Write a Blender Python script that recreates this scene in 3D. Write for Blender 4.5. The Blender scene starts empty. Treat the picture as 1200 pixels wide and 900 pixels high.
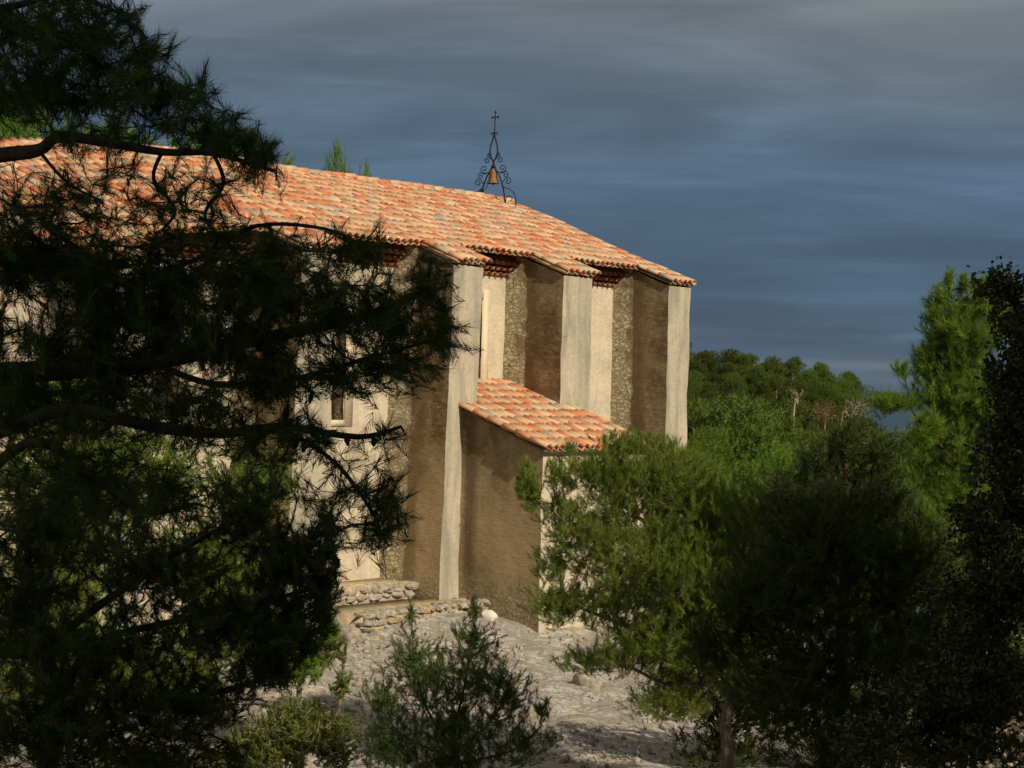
import bpy, math, random
import numpy as np
from math import sin, cos, tan, atan, atan2, radians, pi, sqrt
from mathutils import Vector, Matrix, noise as mn

random.seed(7)
rng = np.random.default_rng(11)
scene = bpy.context.scene
C = bpy.context.collection

# ------------------------------------------------------------------ camera
FPX, CXP, CYP = 2200.0, 600.0, 450.0


def cam_basis(roll=1.6, hy=443.0):
    p = -atan((CYP - hy) / FPX)
    r = radians(roll)
    Rp = np.array([[1, 0, 0], [0, cos(p), -sin(p)], [0, sin(p), cos(p)]])
    Rr = np.array([[cos(r), 0, -sin(r)], [0, 1, 0], [sin(r), 0, cos(r)]])
    return Rp @ Rr


RC = cam_basis()
cam_data = bpy.data.cameras.new("camera")
cam_data.lens = FPX / 1200.0 * 36.0
cam_data.sensor_width = 36.0
cam_data.clip_start = 0.1
cam_data.clip_end = 200000.0
cam = bpy.data.objects.new("camera", cam_data)
C.objects.link(cam)
M = Matrix.Identity(4)
for i in range(3):
    M[i][0] = RC[i, 0]
    M[i][1] = RC[i, 2]
    M[i][2] = -RC[i, 1]
cam.matrix_world = M
scene.camera = cam


def px(x, y, D):
    """world point seen at photo pixel (x, y) at distance D along the view axis"""
    d = RC @ np.array([(x - CXP) / FPX, 1.0, -(y - CYP) / FPX])
    return d * (D / d[1])


# building frame: u along the long wall, n outward from it
AL = radians(39.3)
U = np.array([sin(AL), cos(AL), 0.0])
N = np.array([cos(AL), -sin(AL), 0.0])
CF = -23.94


def W(uu, dn, z):
    return U * uu + N * (CF + dn) + np.array([0, 0, z])


# ------------------------------------------------------------------ sun, sky, exposure
SUN_EL = radians(34.0)
dlt = radians(9.0)
SH = N * cos(dlt) - U * sin(dlt)
SUN = np.array([SH[0] * cos(SUN_EL), SH[1] * cos(SUN_EL), sin(SUN_EL)])
sun_data = bpy.data.lights.new("sun", "SUN")
sun_data.energy = 4.4
sun_data.angle = radians(0.5)
sun_data.color = (1.0, 0.86, 0.66)
sun = bpy.data.objects.new("sun", sun_data)
sun.rotation_euler = Vector(SUN).to_track_quat("Z", "Y").to_euler()
C.objects.link(sun)

scene.view_settings.view_transform = "Standard"
scene.view_settings.look = "None"
scene.view_settings.exposure = 0.0
scene.view_settings.gamma = 1.0
scene.view_settings.use_curve_mapping = False
scene.render.engine = "CYCLES"
scene.cycles.max_bounces = 6
scene.cycles.transparent_max_bounces = 8
scene.cycles.use_denoising = True


class NT:
    """tiny helper around a node tree"""

    def __init__(self, tree):
        self.t = tree
        self.n = tree.nodes
        self.l = tree.links

    def add(self, typ, **kw):
        nd = self.n.new(typ)
        for k, v in kw.items():
            if k in nd.inputs.keys():
                self.set(nd.inputs[k], v)
            else:
                setattr(nd, k, v)
        return nd

    def set(self, sock, v):
        if isinstance(v, bpy.types.NodeSocket):
            self.l.new(v, sock)
        else:
            sock.default_value = v

    def math(self, op, a, b=0.0, clamp=False):
        nd = self.n.new("ShaderNodeMath")
        nd.operation = op
        nd.use_clamp = clamp
        self.set(nd.inputs[0], a)
        self.set(nd.inputs[1], b)
        return nd.outputs[0]

    def mix(self, fac, a, b, blend="MIX"):
        nd = self.n.new("ShaderNodeMix")
        nd.data_type = "RGBA"
        nd.blend_type = blend
        self.set(nd.inputs[0], fac)
        self.set(nd.inputs[6], a)
        self.set(nd.inputs[7], b)
        return nd.outputs[2]

    def ramp(self, fac, stops, interp="LINEAR"):
        nd = self.n.new("ShaderNodeValToRGB")
        cr = nd.color_ramp
        cr.interpolation = interp
        while len(cr.elements) < len(stops):
            cr.elements.new(0.5)
        for e, (p, c) in zip(cr.elements, stops):
            e.position = p
            e.color = (c, c, c, 1) if not hasattr(c, "__len__") else (*c[:3], 1)
        self.set(nd.inputs[0], fac)
        return nd.outputs[0]

    def noise(self, vec, scale, detail=4.0, rough=0.55, dist=0.0):
        nd = self.add("ShaderNodeTexNoise", Scale=scale, Detail=detail, Roughness=rough, Distortion=dist)
        if vec is not None:
            self.l.new(vec, nd.inputs["Vector"])
        return nd.outputs[0]

    def voro(self, vec, scale, feature="F1", rnd=1.0):
        nd = self.n.new("ShaderNodeTexVoronoi")
        nd.feature = feature
        nd.inputs["Scale"].default_value = scale
        nd.inputs["Randomness"].default_value = rnd
        if vec is not None:
            self.l.new(vec, nd.inputs["Vector"])
        return nd

    def mapping(self, vec, scale=(1, 1, 1), rot=(0, 0, 0), loc=(0, 0, 0)):
        nd = self.n.new("ShaderNodeMapping")
        nd.inputs["Scale"].default_value = scale
        nd.inputs["Rotation"].default_value = rot
        nd.inputs["Location"].default_value = loc
        self.l.new(vec, nd.inputs["Vector"])
        return nd.outputs[0]

    def bump(self, h, strength=0.5, dist=0.02, normal=None):
        nd = self.n.new("ShaderNodeBump")
        nd.inputs["Strength"].default_value = strength
        nd.inputs["Distance"].default_value = dist
        self.l.new(h, nd.inputs["Height"])
        if normal is not None:
            self.l.new(normal, nd.inputs["Normal"])
        return nd.outputs[0]


world = bpy.data.worlds.new("World")
scene.world = world
world.use_nodes = True
world.node_tree.nodes.clear()
w = NT(world.node_tree)
sky = w.n.new("ShaderNodeTexSky")
sky.sky_type = "NISHITA"
sky.sun_disc = False
sky.sun_elevation = SUN_EL
sky.sun_rotation = atan2(SUN[0], SUN[1])
bg1 = w.add("ShaderNodeBackground", Strength=0.06)
w.l.new(sky.outputs[0], bg1.inputs["Color"])
tc = w.n.new("ShaderNodeTexCoord")
sep = w.n.new("ShaderNodeSeparateXYZ")
w.l.new(tc.outputs["Generated"], sep.inputs[0])
sx, sy, sz = sep.outputs
# storm-cloud body colour by elevation
warp = w.math("MULTIPLY", w.math("SUBTRACT", w.noise(w.mapping(tc.outputs["Generated"], scale=(2.0, 2.0, 6.0)), 1.0, 3.0, 0.5), 0.5), 0.06)
body = w.ramp(w.math("ADD", sz, w.math("MULTIPLY", warp, w.ramp(sz, [(0.02, 0.0), (0.10, 1.0)]))), [
    (0.0, (0.078, 0.124, 0.185)), (0.012, (0.064, 0.107, 0.164)), (0.05, (0.051, 0.094, 0.152)),
    (0.10, (0.062, 0.108, 0.170)), (0.15, (0.085, 0.127, 0.180)), (0.20, (0.130, 0.158, 0.188)), (0.30, (0.16, 0.175, 0.19)), (0.45, (0.29, 0.285, 0.27)), (1.0, (0.27, 0.265, 0.25))])
v1 = w.mapping(tc.outputs["Generated"], scale=(4.2, 4.2, 22.0), rot=(0, radians(1.2), 0), loc=(0.3, 0.1, 0))
n1 = w.noise(v1, 1.0, 5.0, 0.5, 0.6)
v2 = w.mapping(tc.outputs["Generated"], scale=(7.0, 7.0, 75.0), loc=(1.3, 2.1, 0.4))
n2 = w.noise(v2, 1.0, 6.0, 0.6, 0.3)
streak = w.ramp(n1, [(0.34, 0.88), (0.50, 1.0), (0.60, 1.22), (0.72, 1.5)])
body2 = w.mix(1.0, body, streak, "MULTIPLY")
fine = w.ramp(n2, [(0.36, 0.94), (0.52, 1.0), (0.62, 1.12), (0.75, 1.28)])
body3 = w.mix(1.0, body2, fine, "MULTIPLY")
# thin pale bands of cloud low over the sea
low = w.math("MULTIPLY", w.ramp(sz, [(0.0, 0.0), (0.003, 0.3), (0.0055, 1.0), (0.0075, 0.15), (0.0105, 1.0), (0.016, 0.0)]), w.ramp(n2, [(0.30, 0.5), (0.55, 1.0)]))
vx = w.math("MULTIPLY", low, 0.9)
body4 = w.mix(vx, body3, (0.165, 0.205, 0.24, 1))
top = w.math("MULTIPLY", w.math("MULTIPLY", w.ramp(sz, [(0.13, 0.0), (0.20, 1.0), (0.26, 1.0), (0.5, 0.3)]), w.ramp(n1, [(0.34, 0.25), (0.62, 1.0)])), w.ramp(w.math("ADD", sx, 0.3), [(0.25, 0.15), (0.50, 1.0)]))
body5 = w.mix(w.math("MULTIPLY", top, 0.75), body4, (0.235, 0.262, 0.262, 1))
bg2 = w.add("ShaderNodeBackground", Strength=1.0)
w.l.new(body5, bg2.inputs["Color"])
ms = w.n.new("ShaderNodeMixShader")
ms.inputs[0].default_value = 0.93
w.l.new(bg1.outputs[0], ms.inputs[1])
w.l.new(bg2.outputs[0], ms.inputs[2])
wo = w.n.new("ShaderNodeOutputWorld")
w.l.new(ms.outputs[0], wo.inputs[0])


# ------------------------------------------------------------------ object helpers
def new_mesh_obj(name, verts, faces, mats, parent=None, smooth=False, midx=None, attrs=None):
    """verts (N,3) array; faces: (M,k) array or a list of such arrays"""
    verts = np.asarray(verts, dtype=np.float32)
    if isinstance(faces, np.ndarray):
        faces = [faces]
    faces = [f for f in faces if len(f)]
    me = bpy.data.meshes.new(name)
    me.vertices.add(len(verts))
    me.vertices.foreach_set("co", verts.ravel())
    tot = sum(f.size for f in faces)
    nf = sum(len(f) for f in faces)
    me.loops.add(tot)
    me.loops.foreach_set("vertex_index", np.concatenate([f.ravel() for f in faces]).astype(np.int32))
    starts = np.empty(nf, dtype=np.int32)
    k = s = 0
    for f in faces:
        m = f.shape[1]
        starts[k:k + len(f)] = s + np.arange(len(f)) * m
        k += len(f)
        s += f.size
    me.polygons.add(nf)
    me.polygons.foreach_set("loop_start", starts)
    if midx is not None:
        me.polygons.foreach_set("material_index", np.asarray(midx, dtype=np.int32))
    me.update(calc_edges=True)
    me.validate()
    if attrs:
        for k_, v_ in attrs.items():
            a = me.attributes.new(k_, "FLOAT", "FACE")
            a.data.foreach_set("value", np.asarray(v_, dtype=np.float32))
    if smooth:
        me.polygons.foreach_set("use_smooth", np.ones(nf, dtype=bool))
    for m_ in (mats if isinstance(mats, (list, tuple)) else [mats]):
        me.materials.append(m_)
    ob = bpy.data.objects.new(name, me)
    C.objects.link(ob)
    if parent is not None:
        ob.parent = parent
    return ob


class MB:
    """collects geometry pieces into one mesh"""

    def __init__(self):
        self.v, self.f, self.n, self.mi = [], {}, 0, {}

    def add(self, v, f, mi=0):
        v = np.asarray(v, dtype=float).reshape(-1, 3)
        f = np.asarray(f, dtype=np.int64)
        if f.ndim == 1:
            f = f[None]
        k = f.shape[1]
        self.f.setdefault(k, []).append(f + self.n)
        self.mi.setdefault(k, []).append(np.full(len(f), mi))
        self.v.append(v)
        self.n += len(v)

    def box(self, lo, hi, mi=0, xf=None):
        x0, y0, z0 = lo
        x1, y1, z1 = hi
        v = np.array([[x0, y0, z0], [x1, y0, z0], [x1, y1, z0], [x0, y1, z0], [x0, y0, z1], [x1, y0, z1], [x1, y1, z1], [x0, y1, z1]], float)
        if xf is not None:
            v = np.array([xf(*p) for p in v])
        self.add(v, [[0, 3, 2, 1], [4, 5, 6, 7], [0, 1, 5, 4], [1, 2, 6, 5], [2, 3, 7, 6], [3, 0, 4, 7]], mi)

    def tube(self, pts, r, k=6, mi=0):
        pts = [np.asarray(p, float) for p in pts]
        rr = r if hasattr(r, "__len__") else [r] * len(pts)
        n_ = len(pts)
        ref = np.array([0.31, 0.52, 0.79])
        V = []
        for i, p in enumerate(pts):
            t = pts[min(i + 1, n_ - 1)] - pts[max(i - 1, 0)]
            t = t / (np.linalg.norm(t) + 1e-9)
            a = np.cross(t, ref)
            a /= np.linalg.norm(a) + 1e-9
            b = np.cross(t, a)
            for j in range(k):
                th = 2 * pi * j / k
                V.append(p + rr[i] * (a * cos(th) + b * sin(th)))
        F = [[i * k + j, i * k + (j + 1) % k, (i + 1) * k + (j + 1) % k, (i + 1) * k + j] for i in range(n_ - 1) for j in range(k)]
        self.add(V, F, mi)
        self.add(V[:k], [list(range(k))], mi)
        self.add(V[-k:], [list(range(k))], mi)

    def build(self, name, mats, parent=None, smooth=False, attrs=None):
        fs, mi = [], []
        for k in self.f:
            fs.append(np.concatenate(self.f[k]))
            mi.append(np.concatenate(self.mi[k]))
        return new_mesh_obj(name, np.concatenate(self.v), fs, mats, parent, smooth, np.concatenate(mi), attrs)


def tag(o, label=None, cat=None, group=None, kind=None):
    if label:
        o["label"] = label
    if cat:
        o["category"] = cat
    if group:
        o["group"] = group
    if kind:
        o["kind"] = kind
    return o


def empty(name, loc, label, cat, group=None):
    o = bpy.data.objects.new(name, None)
    o.location = tuple(float(a) for a in loc)
    C.objects.link(o)
    return tag(o, label, cat, group)


def rebase(part, root):
    """parent a mesh built in world coordinates under an Empty without moving it"""
    me = part.data
    me.transform(Matrix.Translation(-root.location))
    part.parent = root
    return part


def fnoise(p, s=1.0, o=0.0):
    return mn.noise(Vector((p[0] * s + o, p[1] * s + o * 1.7, p[2] * s - o)))


# ------------------------------------------------------------------ materials
def material(name):
    m = bpy.data.materials.new(name)
    m.use_nodes = True
    m.node_tree.nodes.clear()
    t = NT(m.node_tree)
    out = t.n.new("ShaderNodeOutputMaterial")
    b = t.n.new("ShaderNodeBsdfPrincipled")
    t.l.new(b.outputs[0], out.inputs[0])
    b.inputs["Roughness"].default_value = 0.9
    b.inputs["Specular IOR Level"].default_value = 0.15
    t.b, t.o = b, out
    return m, t


def posn(t):
    return t.n.new("ShaderNodeNewGeometry").outputs["Position"]


def simple_mat(name, col, rough=0.8, metal=0.0, var=0.25, scale=6.0, bump=0.0):
    m, t = material(name)
    p = posn(t)
    nz = t.noise(p, scale, 5.0, 0.6)
    lo = tuple(c * (1 - var) for c in col)
    hi = tuple(min(1, c * (1 + var)) for c in col)
    t.set(t.b.inputs["Base Color"], t.ramp(nz, [(0.3, lo), (0.7, hi)]))
    t.b.inputs["Roughness"].default_value = rough
    t.b.inputs["Metallic"].default_value = metal
    if bump:
        t.set(t.b.inputs["Normal"], t.bump(nz, 0.6, bump))
    return m


def plaster_mat(name, c_lo, c_hi, stain, vertical=True, grain=40.0, bumpd=0.012, stain_amt=0.5):
    m, t = material(name)
    p = posn(t)
    big = t.noise(t.mapping(p, scale=(1.6, 1.6, 0.35)), 1.4, 4.0, 0.6, 0.6) if vertical else t.noise(p, 1.1, 5.0, 0.65, 0.5)
    fine = t.noise(p, 9.0, 6.0, 0.7)
    base = t.ramp(fine, [(0.3, c_lo), (0.7, c_hi)])
    m1 = t.ramp(big, [(0.44, 0.0), (0.64, stain_amt)])
    col = t.mix(m1, base, (*stain, 1))
    sp = t.voro(t.mapping(p, loc=(3, 1, 2)), 6.0)
    blot = t.noise(p, 2.6, 6.0, 0.7, 0.8)
    col = t.mix(t.ramp(blot, [(0.55, 0.0), (0.72, 0.45)]), col, (*[c * 0.66 for c in c_lo], 1))
    speck = t.voro(t.mapping(p, scale=(1, 1, 0.8)), 2.3)
    sm_k = t.math("MULTIPLY", t.ramp(speck.outputs[0], [(0.0, 1.0), (0.055, 1.0), (0.075, 0.0)]), t.ramp(t.noise(p, 1.1, 2.0), [(0.5, 0.0), (0.55, 1.0)]))
    col = t.mix(t.math("MULTIPLY", sm_k, 0.75), col, (*[c * 0.35 for c in c_lo], 1))
    wash = t.noise(t.mapping(p, scale=(5.5, 5.5, 0.5)), 1.0, 4.0, 0.6)
    col = t.mix(1.0, col, t.ramp(wash, [(0.35, 0.93), (0.65, 1.04)]), "MULTIPLY")
    t.set(t.b.inputs["Base Color"], col)
    g = t.noise(p, grain, 4.0, 0.7)
    lump = t.noise(p, 5.0, 3.0, 0.5)
    h = t.math("ADD", t.math("MULTIPLY", g, 0.45), t.math("ADD", t.math("MULTIPLY", lump, 1.7), t.math("MULTIPLY", t.noise(p, 15.0, 4.0, 0.65), 0.9)))
    t.set(t.b.inputs["Normal"], t.bump(h, 1.0, bumpd))
    t.b.inputs["Roughness"].default_value = 0.95
    return m


M_LIT = plaster_mat("lime_plaster", (0.42, 0.375, 0.285), (0.53, 0.47, 0.355), (0.27, 0.262, 0.215), True, 45, 0.014, 0.8)
M_WALL = plaster_mat("cream_render", (0.54, 0.475, 0.355), (0.65, 0.57, 0.43), (0.42, 0.37, 0.275), False, 40, 0.018, 0.6)


def side_mat():
    """brown roughcast with hatch-like trowel marks, crumbled to rubble masonry close to the nave wall"""
    m, t = material("roughcast_and_rubble")
    p = posn(t)
    ob = t.n.new("ShaderNodeTexCoord").outputs["Object"]
    s = t.n.new("ShaderNodeSeparateXYZ")
    t.l.new(ob, s.inputs[0])
    fine = t.noise(p, 12.0, 6.0, 0.7)
    big = t.noise(t.mapping(p, scale=(1, 1, 0.5)), 1.5, 5.0, 0.65, 0.7)
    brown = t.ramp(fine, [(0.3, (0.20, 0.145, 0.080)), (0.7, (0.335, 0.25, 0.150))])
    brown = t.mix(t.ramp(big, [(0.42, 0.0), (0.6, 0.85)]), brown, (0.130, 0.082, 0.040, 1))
    brown = t.mix(t.ramp(t.noise(p, 0.9, 4.0, 0.6), [(0.56, 0.0), (0.72, 0.55)]), brown, (0.44, 0.35, 0.215, 1))
    zz = t.math("ADD", s.outputs[2], t.math("MULTIPLY", t.math("SUBTRACT", t.noise(p, 0.8, 3.0, 0.5, 0.5), 0.5), 2.6))
    low = t.ramp(t.math("MULTIPLY", t.math("ADD", zz, 5.0), 0.2), [(0.10, 0.0), (0.26, 1.0), (0.50, 0.9), (0.75, 0.0)])
    brown = t.mix(t.math("MULTIPLY", low, 0.6), brown, (0.50, 0.385, 0.235, 1))
    brown = t.mix(t.ramp(t.noise(t.mapping(p, scale=(5, 5, 13), rot=(0.35, 0.3, 0)), 1.0, 5.0, 0.7), [(0.50, 0.0), (0.66, 0.45)]), brown, (0.50, 0.40, 0.25, 1))
    inner_band = t.ramp(t.math("ADD", s.outputs[1], t.math("ADD", 0.6, t.math("MULTIPLY", t.math("SUBTRACT", fine, 0.5), 0.25))), [(0.12, 0.0), (0.30, 1.0), (0.44, 1.0), (0.56, 0.0)])  # darker vertical band near the inner edge of the annex wall
    brown = t.mix(t.math("MULTIPLY", inner_band, 0.7), brown, (0.105, 0.068, 0.036, 1))
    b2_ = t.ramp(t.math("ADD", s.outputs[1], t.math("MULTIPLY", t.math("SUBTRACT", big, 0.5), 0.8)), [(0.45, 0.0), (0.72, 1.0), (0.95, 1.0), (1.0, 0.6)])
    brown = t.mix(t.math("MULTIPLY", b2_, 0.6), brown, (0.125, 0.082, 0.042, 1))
    # rubble
    jit = t.add("ShaderNodeVectorMath", operation="ADD")
    nz = t.add("ShaderNodeTexNoise", Scale=2.6, Detail=6.0, Roughness=0.7)
    t.l.new(p, nz.inputs["Vector"])
    t.l.new(p, jit.inputs[0])
    sc = t.add("ShaderNodeVectorMath", operation="SCALE")
    t.l.new(nz.outputs["Color"], sc.inputs[0])
    sc.inputs["Scale"].default_value = 0.34
    t.l.new(sc.outputs[0], jit.inputs[1])
    rv = t.mapping(jit.outputs[0], scale=(1, 1, 1.9))
    ve = t.voro(rv, 7.0, "DISTANCE_TO_EDGE")
    vc = t.voro(rv, 7.0, "F1")
    hs = t.n.new("ShaderNodeSeparateColor")
    t.l.new(vc.outputs["Color"], hs.inputs[0])
    stone = t.ramp(hs.outputs[0], [(0.0, (0.40, 0.33, 0.205)), (0.5, (0.47, 0.395, 0.25)), (1.0, (0.54, 0.47, 0.32))])
    stone = t.mix(1.0, stone, t.ramp(t.noise(p, 16.0, 6.0, 0.75), [(0.3, 0.75), (0.7, 1.2)]), "MULTIPLY")
    stone = t.mix(t.ramp(t.noise(p, 7.5, 3.0, 0.5), [(0.60, 0.0), (0.68, 0.8)]), stone, (0.15, 0.115, 0.07, 1))
    stone = t.mix(t.ramp(ve.outputs[0], [(0.0, 0.4), (0.06, 0.0)]), stone, (0.30, 0.24, 0.15, 1))
    wob = t.math("ADD", s.outputs[1], t.math("MULTIPLY", t.math("SUBTRACT", t.noise(t.mapping(p, scale=(1, 1, 0.8)), 2.4, 7.0, 0.72), 0.5), 1.5))
    # object y = -(outward distance): rubble where the distance from the wall is small
    fac = t.ramp(t.math("SUBTRACT", wob, 0.0), [(0.0, 0.0), (1.0, 1.0)])
    mk = t.math("GREATER_THAN", wob, 0.98)
    mk = t.ramp(t.math("SUBTRACT", wob, 0.5), [(0.43, 0.0), (0.56, 1.0)])
    foot = t.ramp(t.math("MULTIPLY", t.math("ADD", t.math("ADD", s.outputs[2], 4.9), t.math("MULTIPLY", fine, -0.9)), 0.5), [(0.10, 0.6), (0.36, 0.0)])
    mk = t.math("MAXIMUM", mk, foot)
    t.set(t.b.inputs["Base Color"], t.mix(mk, brown, stone))
    hatch = t.noise(t.mapping(p, scale=(6, 6, 34), rot=(0.5, 0.5, 0)), 1.0, 3.0, 0.6)
    g = t.noise(p, 38.0, 4.0, 0.7)
    h1 = t.math("ADD", t.math("MULTIPLY", hatch, 0.55), t.math("ADD", t.math("MULTIPLY", g, 0.4), t.math("MULTIPLY", t.noise(p, 5.0, 3.0), 0.9)))
    h2 = t.math("ADD", t.math("ADD", t.math("MULTIPLY", t.noise(p, 9.0, 4.0, 0.7), 2.2), t.math("MULTIPLY", t.ramp(ve.outputs[0], [(0.0, 0.0), (0.16, 1.0)]), 2.0)), t.math("MULTIPLY", g, 0.5))
    hm = t.n.new("ShaderNodeMix")
    t.l.new(mk, hm.inputs[0])
    t.l.new(h1, hm.inputs[2])
    t.l.new(h2, hm.inputs[3])
    t.set(t.b.inputs["Normal"], t.bump(hm.outputs[0], 1.0, 0.018))
    return m


M_SIDE = side_mat()
M_SURR = plaster_mat("window_surround", (0.66, 0.57, 0.41), (0.72, 0.62, 0.45), (0.6, 0.5, 0.36), False, 30, 0.004, 0.3)
M_DECK = simple_mat("roof_mortar", (0.34, 0.25, 0.17), 0.95)
M_GLASS = simple_mat("dark_window", (0.02, 0.022, 0.025), 0.2)
M_FRAME = simple_mat("window_wood", (0.10, 0.065, 0.04), 0.7)
M_IRON = simple_mat("rusty_iron", (0.040, 0.026, 0.022), 0.75, 0.4, 0.5, 30)
M_BELL = simple_mat("bronze_bell", (0.22, 0.125, 0.05), 0.65, 0.2, 0.5, 11)


def tile_mat(name, dark=False):
    m, t = material(name)
    p = posn(t)
    at = t.n.new("ShaderNodeAttribute")
    at.attribute_name = "tone"
    a2 = t.n.new("ShaderNodeAttribute")
    a2.attribute_name = "shade"
    f = at.outputs["Fac"]
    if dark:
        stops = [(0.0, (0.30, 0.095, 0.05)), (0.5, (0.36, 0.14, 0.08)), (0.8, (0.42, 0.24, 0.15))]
    else:
        stops = [(0.0, (0.60, 0.20, 0.085)), (0.12, (0.58, 0.25, 0.125)), (0.28, (0.60, 0.31, 0.17)), (0.48, (0.64, 0.38, 0.225)),
                 (0.66, (0.65, 0.44, 0.265)), (0.83, (0.60, 0.45, 0.29)), (0.92, (0.48, 0.39, 0.27)), (0.98, (0.38, 0.34, 0.25))]
    col = t.ramp(f, stops, "CONSTANT")
    nz = t.noise(p, 14.0, 5.0, 0.7)
    col = t.mix(1.0, col, t.ramp(nz, [(0.3, 0.80), (0.7, 1.10)]), "MULTIPLY")
    col = t.mix(1.0, col, t.ramp(a2.outputs["Fac"], [(0.0, 0.86), (1.0, 1.08)]), "MULTIPLY")
    lich = t.noise(p, 3.5, 6.0, 0.75, 0.5)
    col = t.mix(t.ramp(lich, [(0.50, 0.0), (0.68, 0.6)]), col, (0.34, 0.31, 0.22, 1))
    t.set(t.b.inputs["Base Color"], col)
    t.b.inputs["Roughness"].default_value = 0.85
    t.set(t.b.inputs["Normal"], t.bump(t.noise(p, 60.0, 4.0, 0.7), 0.5, 0.006))
    return m


M_TILE = tile_mat("clay_tiles")
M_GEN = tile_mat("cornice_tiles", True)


def foliage_mat(name, lo, hi, transl=0.35, rough=0.55, var=0.2):
    m, t = material(name)
    at = t.n.new("ShaderNodeAttribute")
    at.attribute_name = "tone"
    oi = t.n.new("ShaderNodeObjectInfo")
    col = t.ramp(at.outputs["Fac"], [(0.0, lo), (0.55, tuple((a + b) / 2 for a, b in zip(lo, hi))), (0.93, hi), (1.0, (hi[0] * 1.9, hi[1] * 1.15, hi[2]))])
    hv = t.n.new("ShaderNodeHueSaturation")
    t.l.new(col, hv.inputs["Color"])
    t.set(hv.inputs["Value"], t.math("ADD", t.math("MULTIPLY", oi.outputs["Random"], var), 1.0 - var * 0.5))
    t.set(hv.inputs["Hue"], t.math("ADD", t.math("MULTIPLY", oi.outputs["Random"], 0.035), 0.483))
    col = hv.outputs[0]
    t.set(t.b.inputs["Base Color"], col)
    t.b.inputs["Roughness"].default_value = rough
    t.b.inputs["Specular IOR Level"].default_value = 0.25
    tr = t.n.new("ShaderNodeBsdfTranslucent")
    t.l.new(col, tr.inputs["Color"])
    mx = t.n.new("ShaderNodeMixShader")
    mx.inputs[0].default_value = transl
    t.l.new(t.b.outputs[0], mx.inputs[1])
    t.l.new(tr.outputs[0], mx.inputs[2])
    t.l.new(mx.outputs[0], t.o.inputs[0])
    return m


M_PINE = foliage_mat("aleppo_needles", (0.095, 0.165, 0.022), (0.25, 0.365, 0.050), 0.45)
M_PINE_SHADE = foliage_mat("shaded_needles", (0.036, 0.058, 0.012), (0.072, 0.108, 0.019), 0.22)  # shade put into the colour: darker copy of the pine needles
M_PINEF = foliage_mat("far_needles", (0.070, 0.112, 0.018), (0.165, 0.225, 0.034), 0.4, 0.55, 0.7)
M_PINEM = foliage_mat("young_needles", (0.060, 0.098, 0.020), (0.135, 0.185, 0.034), 0.35)
M_OAK = foliage_mat("holm_oak_leaves", (0.034, 0.046, 0.012), (0.066, 0.085, 0.018), 0.15, 0.4)
M_SHRUB = foliage_mat("shrub_leaves", (0.085, 0.150, 0.020), (0.21, 0.30, 0.040), 0.4)


def bark_mat(name, lo, hi):
    m, t = material(name)
    p = posn(t)
    nz = t.noise(t.mapping(p, scale=(1, 1, 0.4)), 30.0, 5.0, 0.7)
    t.set(t.b.inputs["Base Color"], t.ramp(nz, [(0.35, lo), (0.65, hi)]))
    t.set(t.b.inputs["Normal"], t.bump(nz, 0.8, 0.01))
    return m


M_BARK = bark_mat("pine_bark", (0.075, 0.045, 0.030), (0.19, 0.125, 0.085))
M_BARKG = bark_mat("grey_twigs", (0.11, 0.09, 0.07), (0.26, 0.21, 0.165))
M_BARKD = bark_mat("dark_bark", (0.030, 0.024, 0.020), (0.075, 0.060, 0.048))
M_DEAD = bark_mat("dead_wood", (0.22, 0.16, 0.12), (0.42, 0.34, 0.27))
M_DRY = bark_mat("dry_twigs", (0.16, 0.085, 0.055), (0.28, 0.17, 0.11))
M_CONE = bark_mat("cone_scales", (0.035, 0.024, 0.018), (0.085, 0.055, 0.038))


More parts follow.
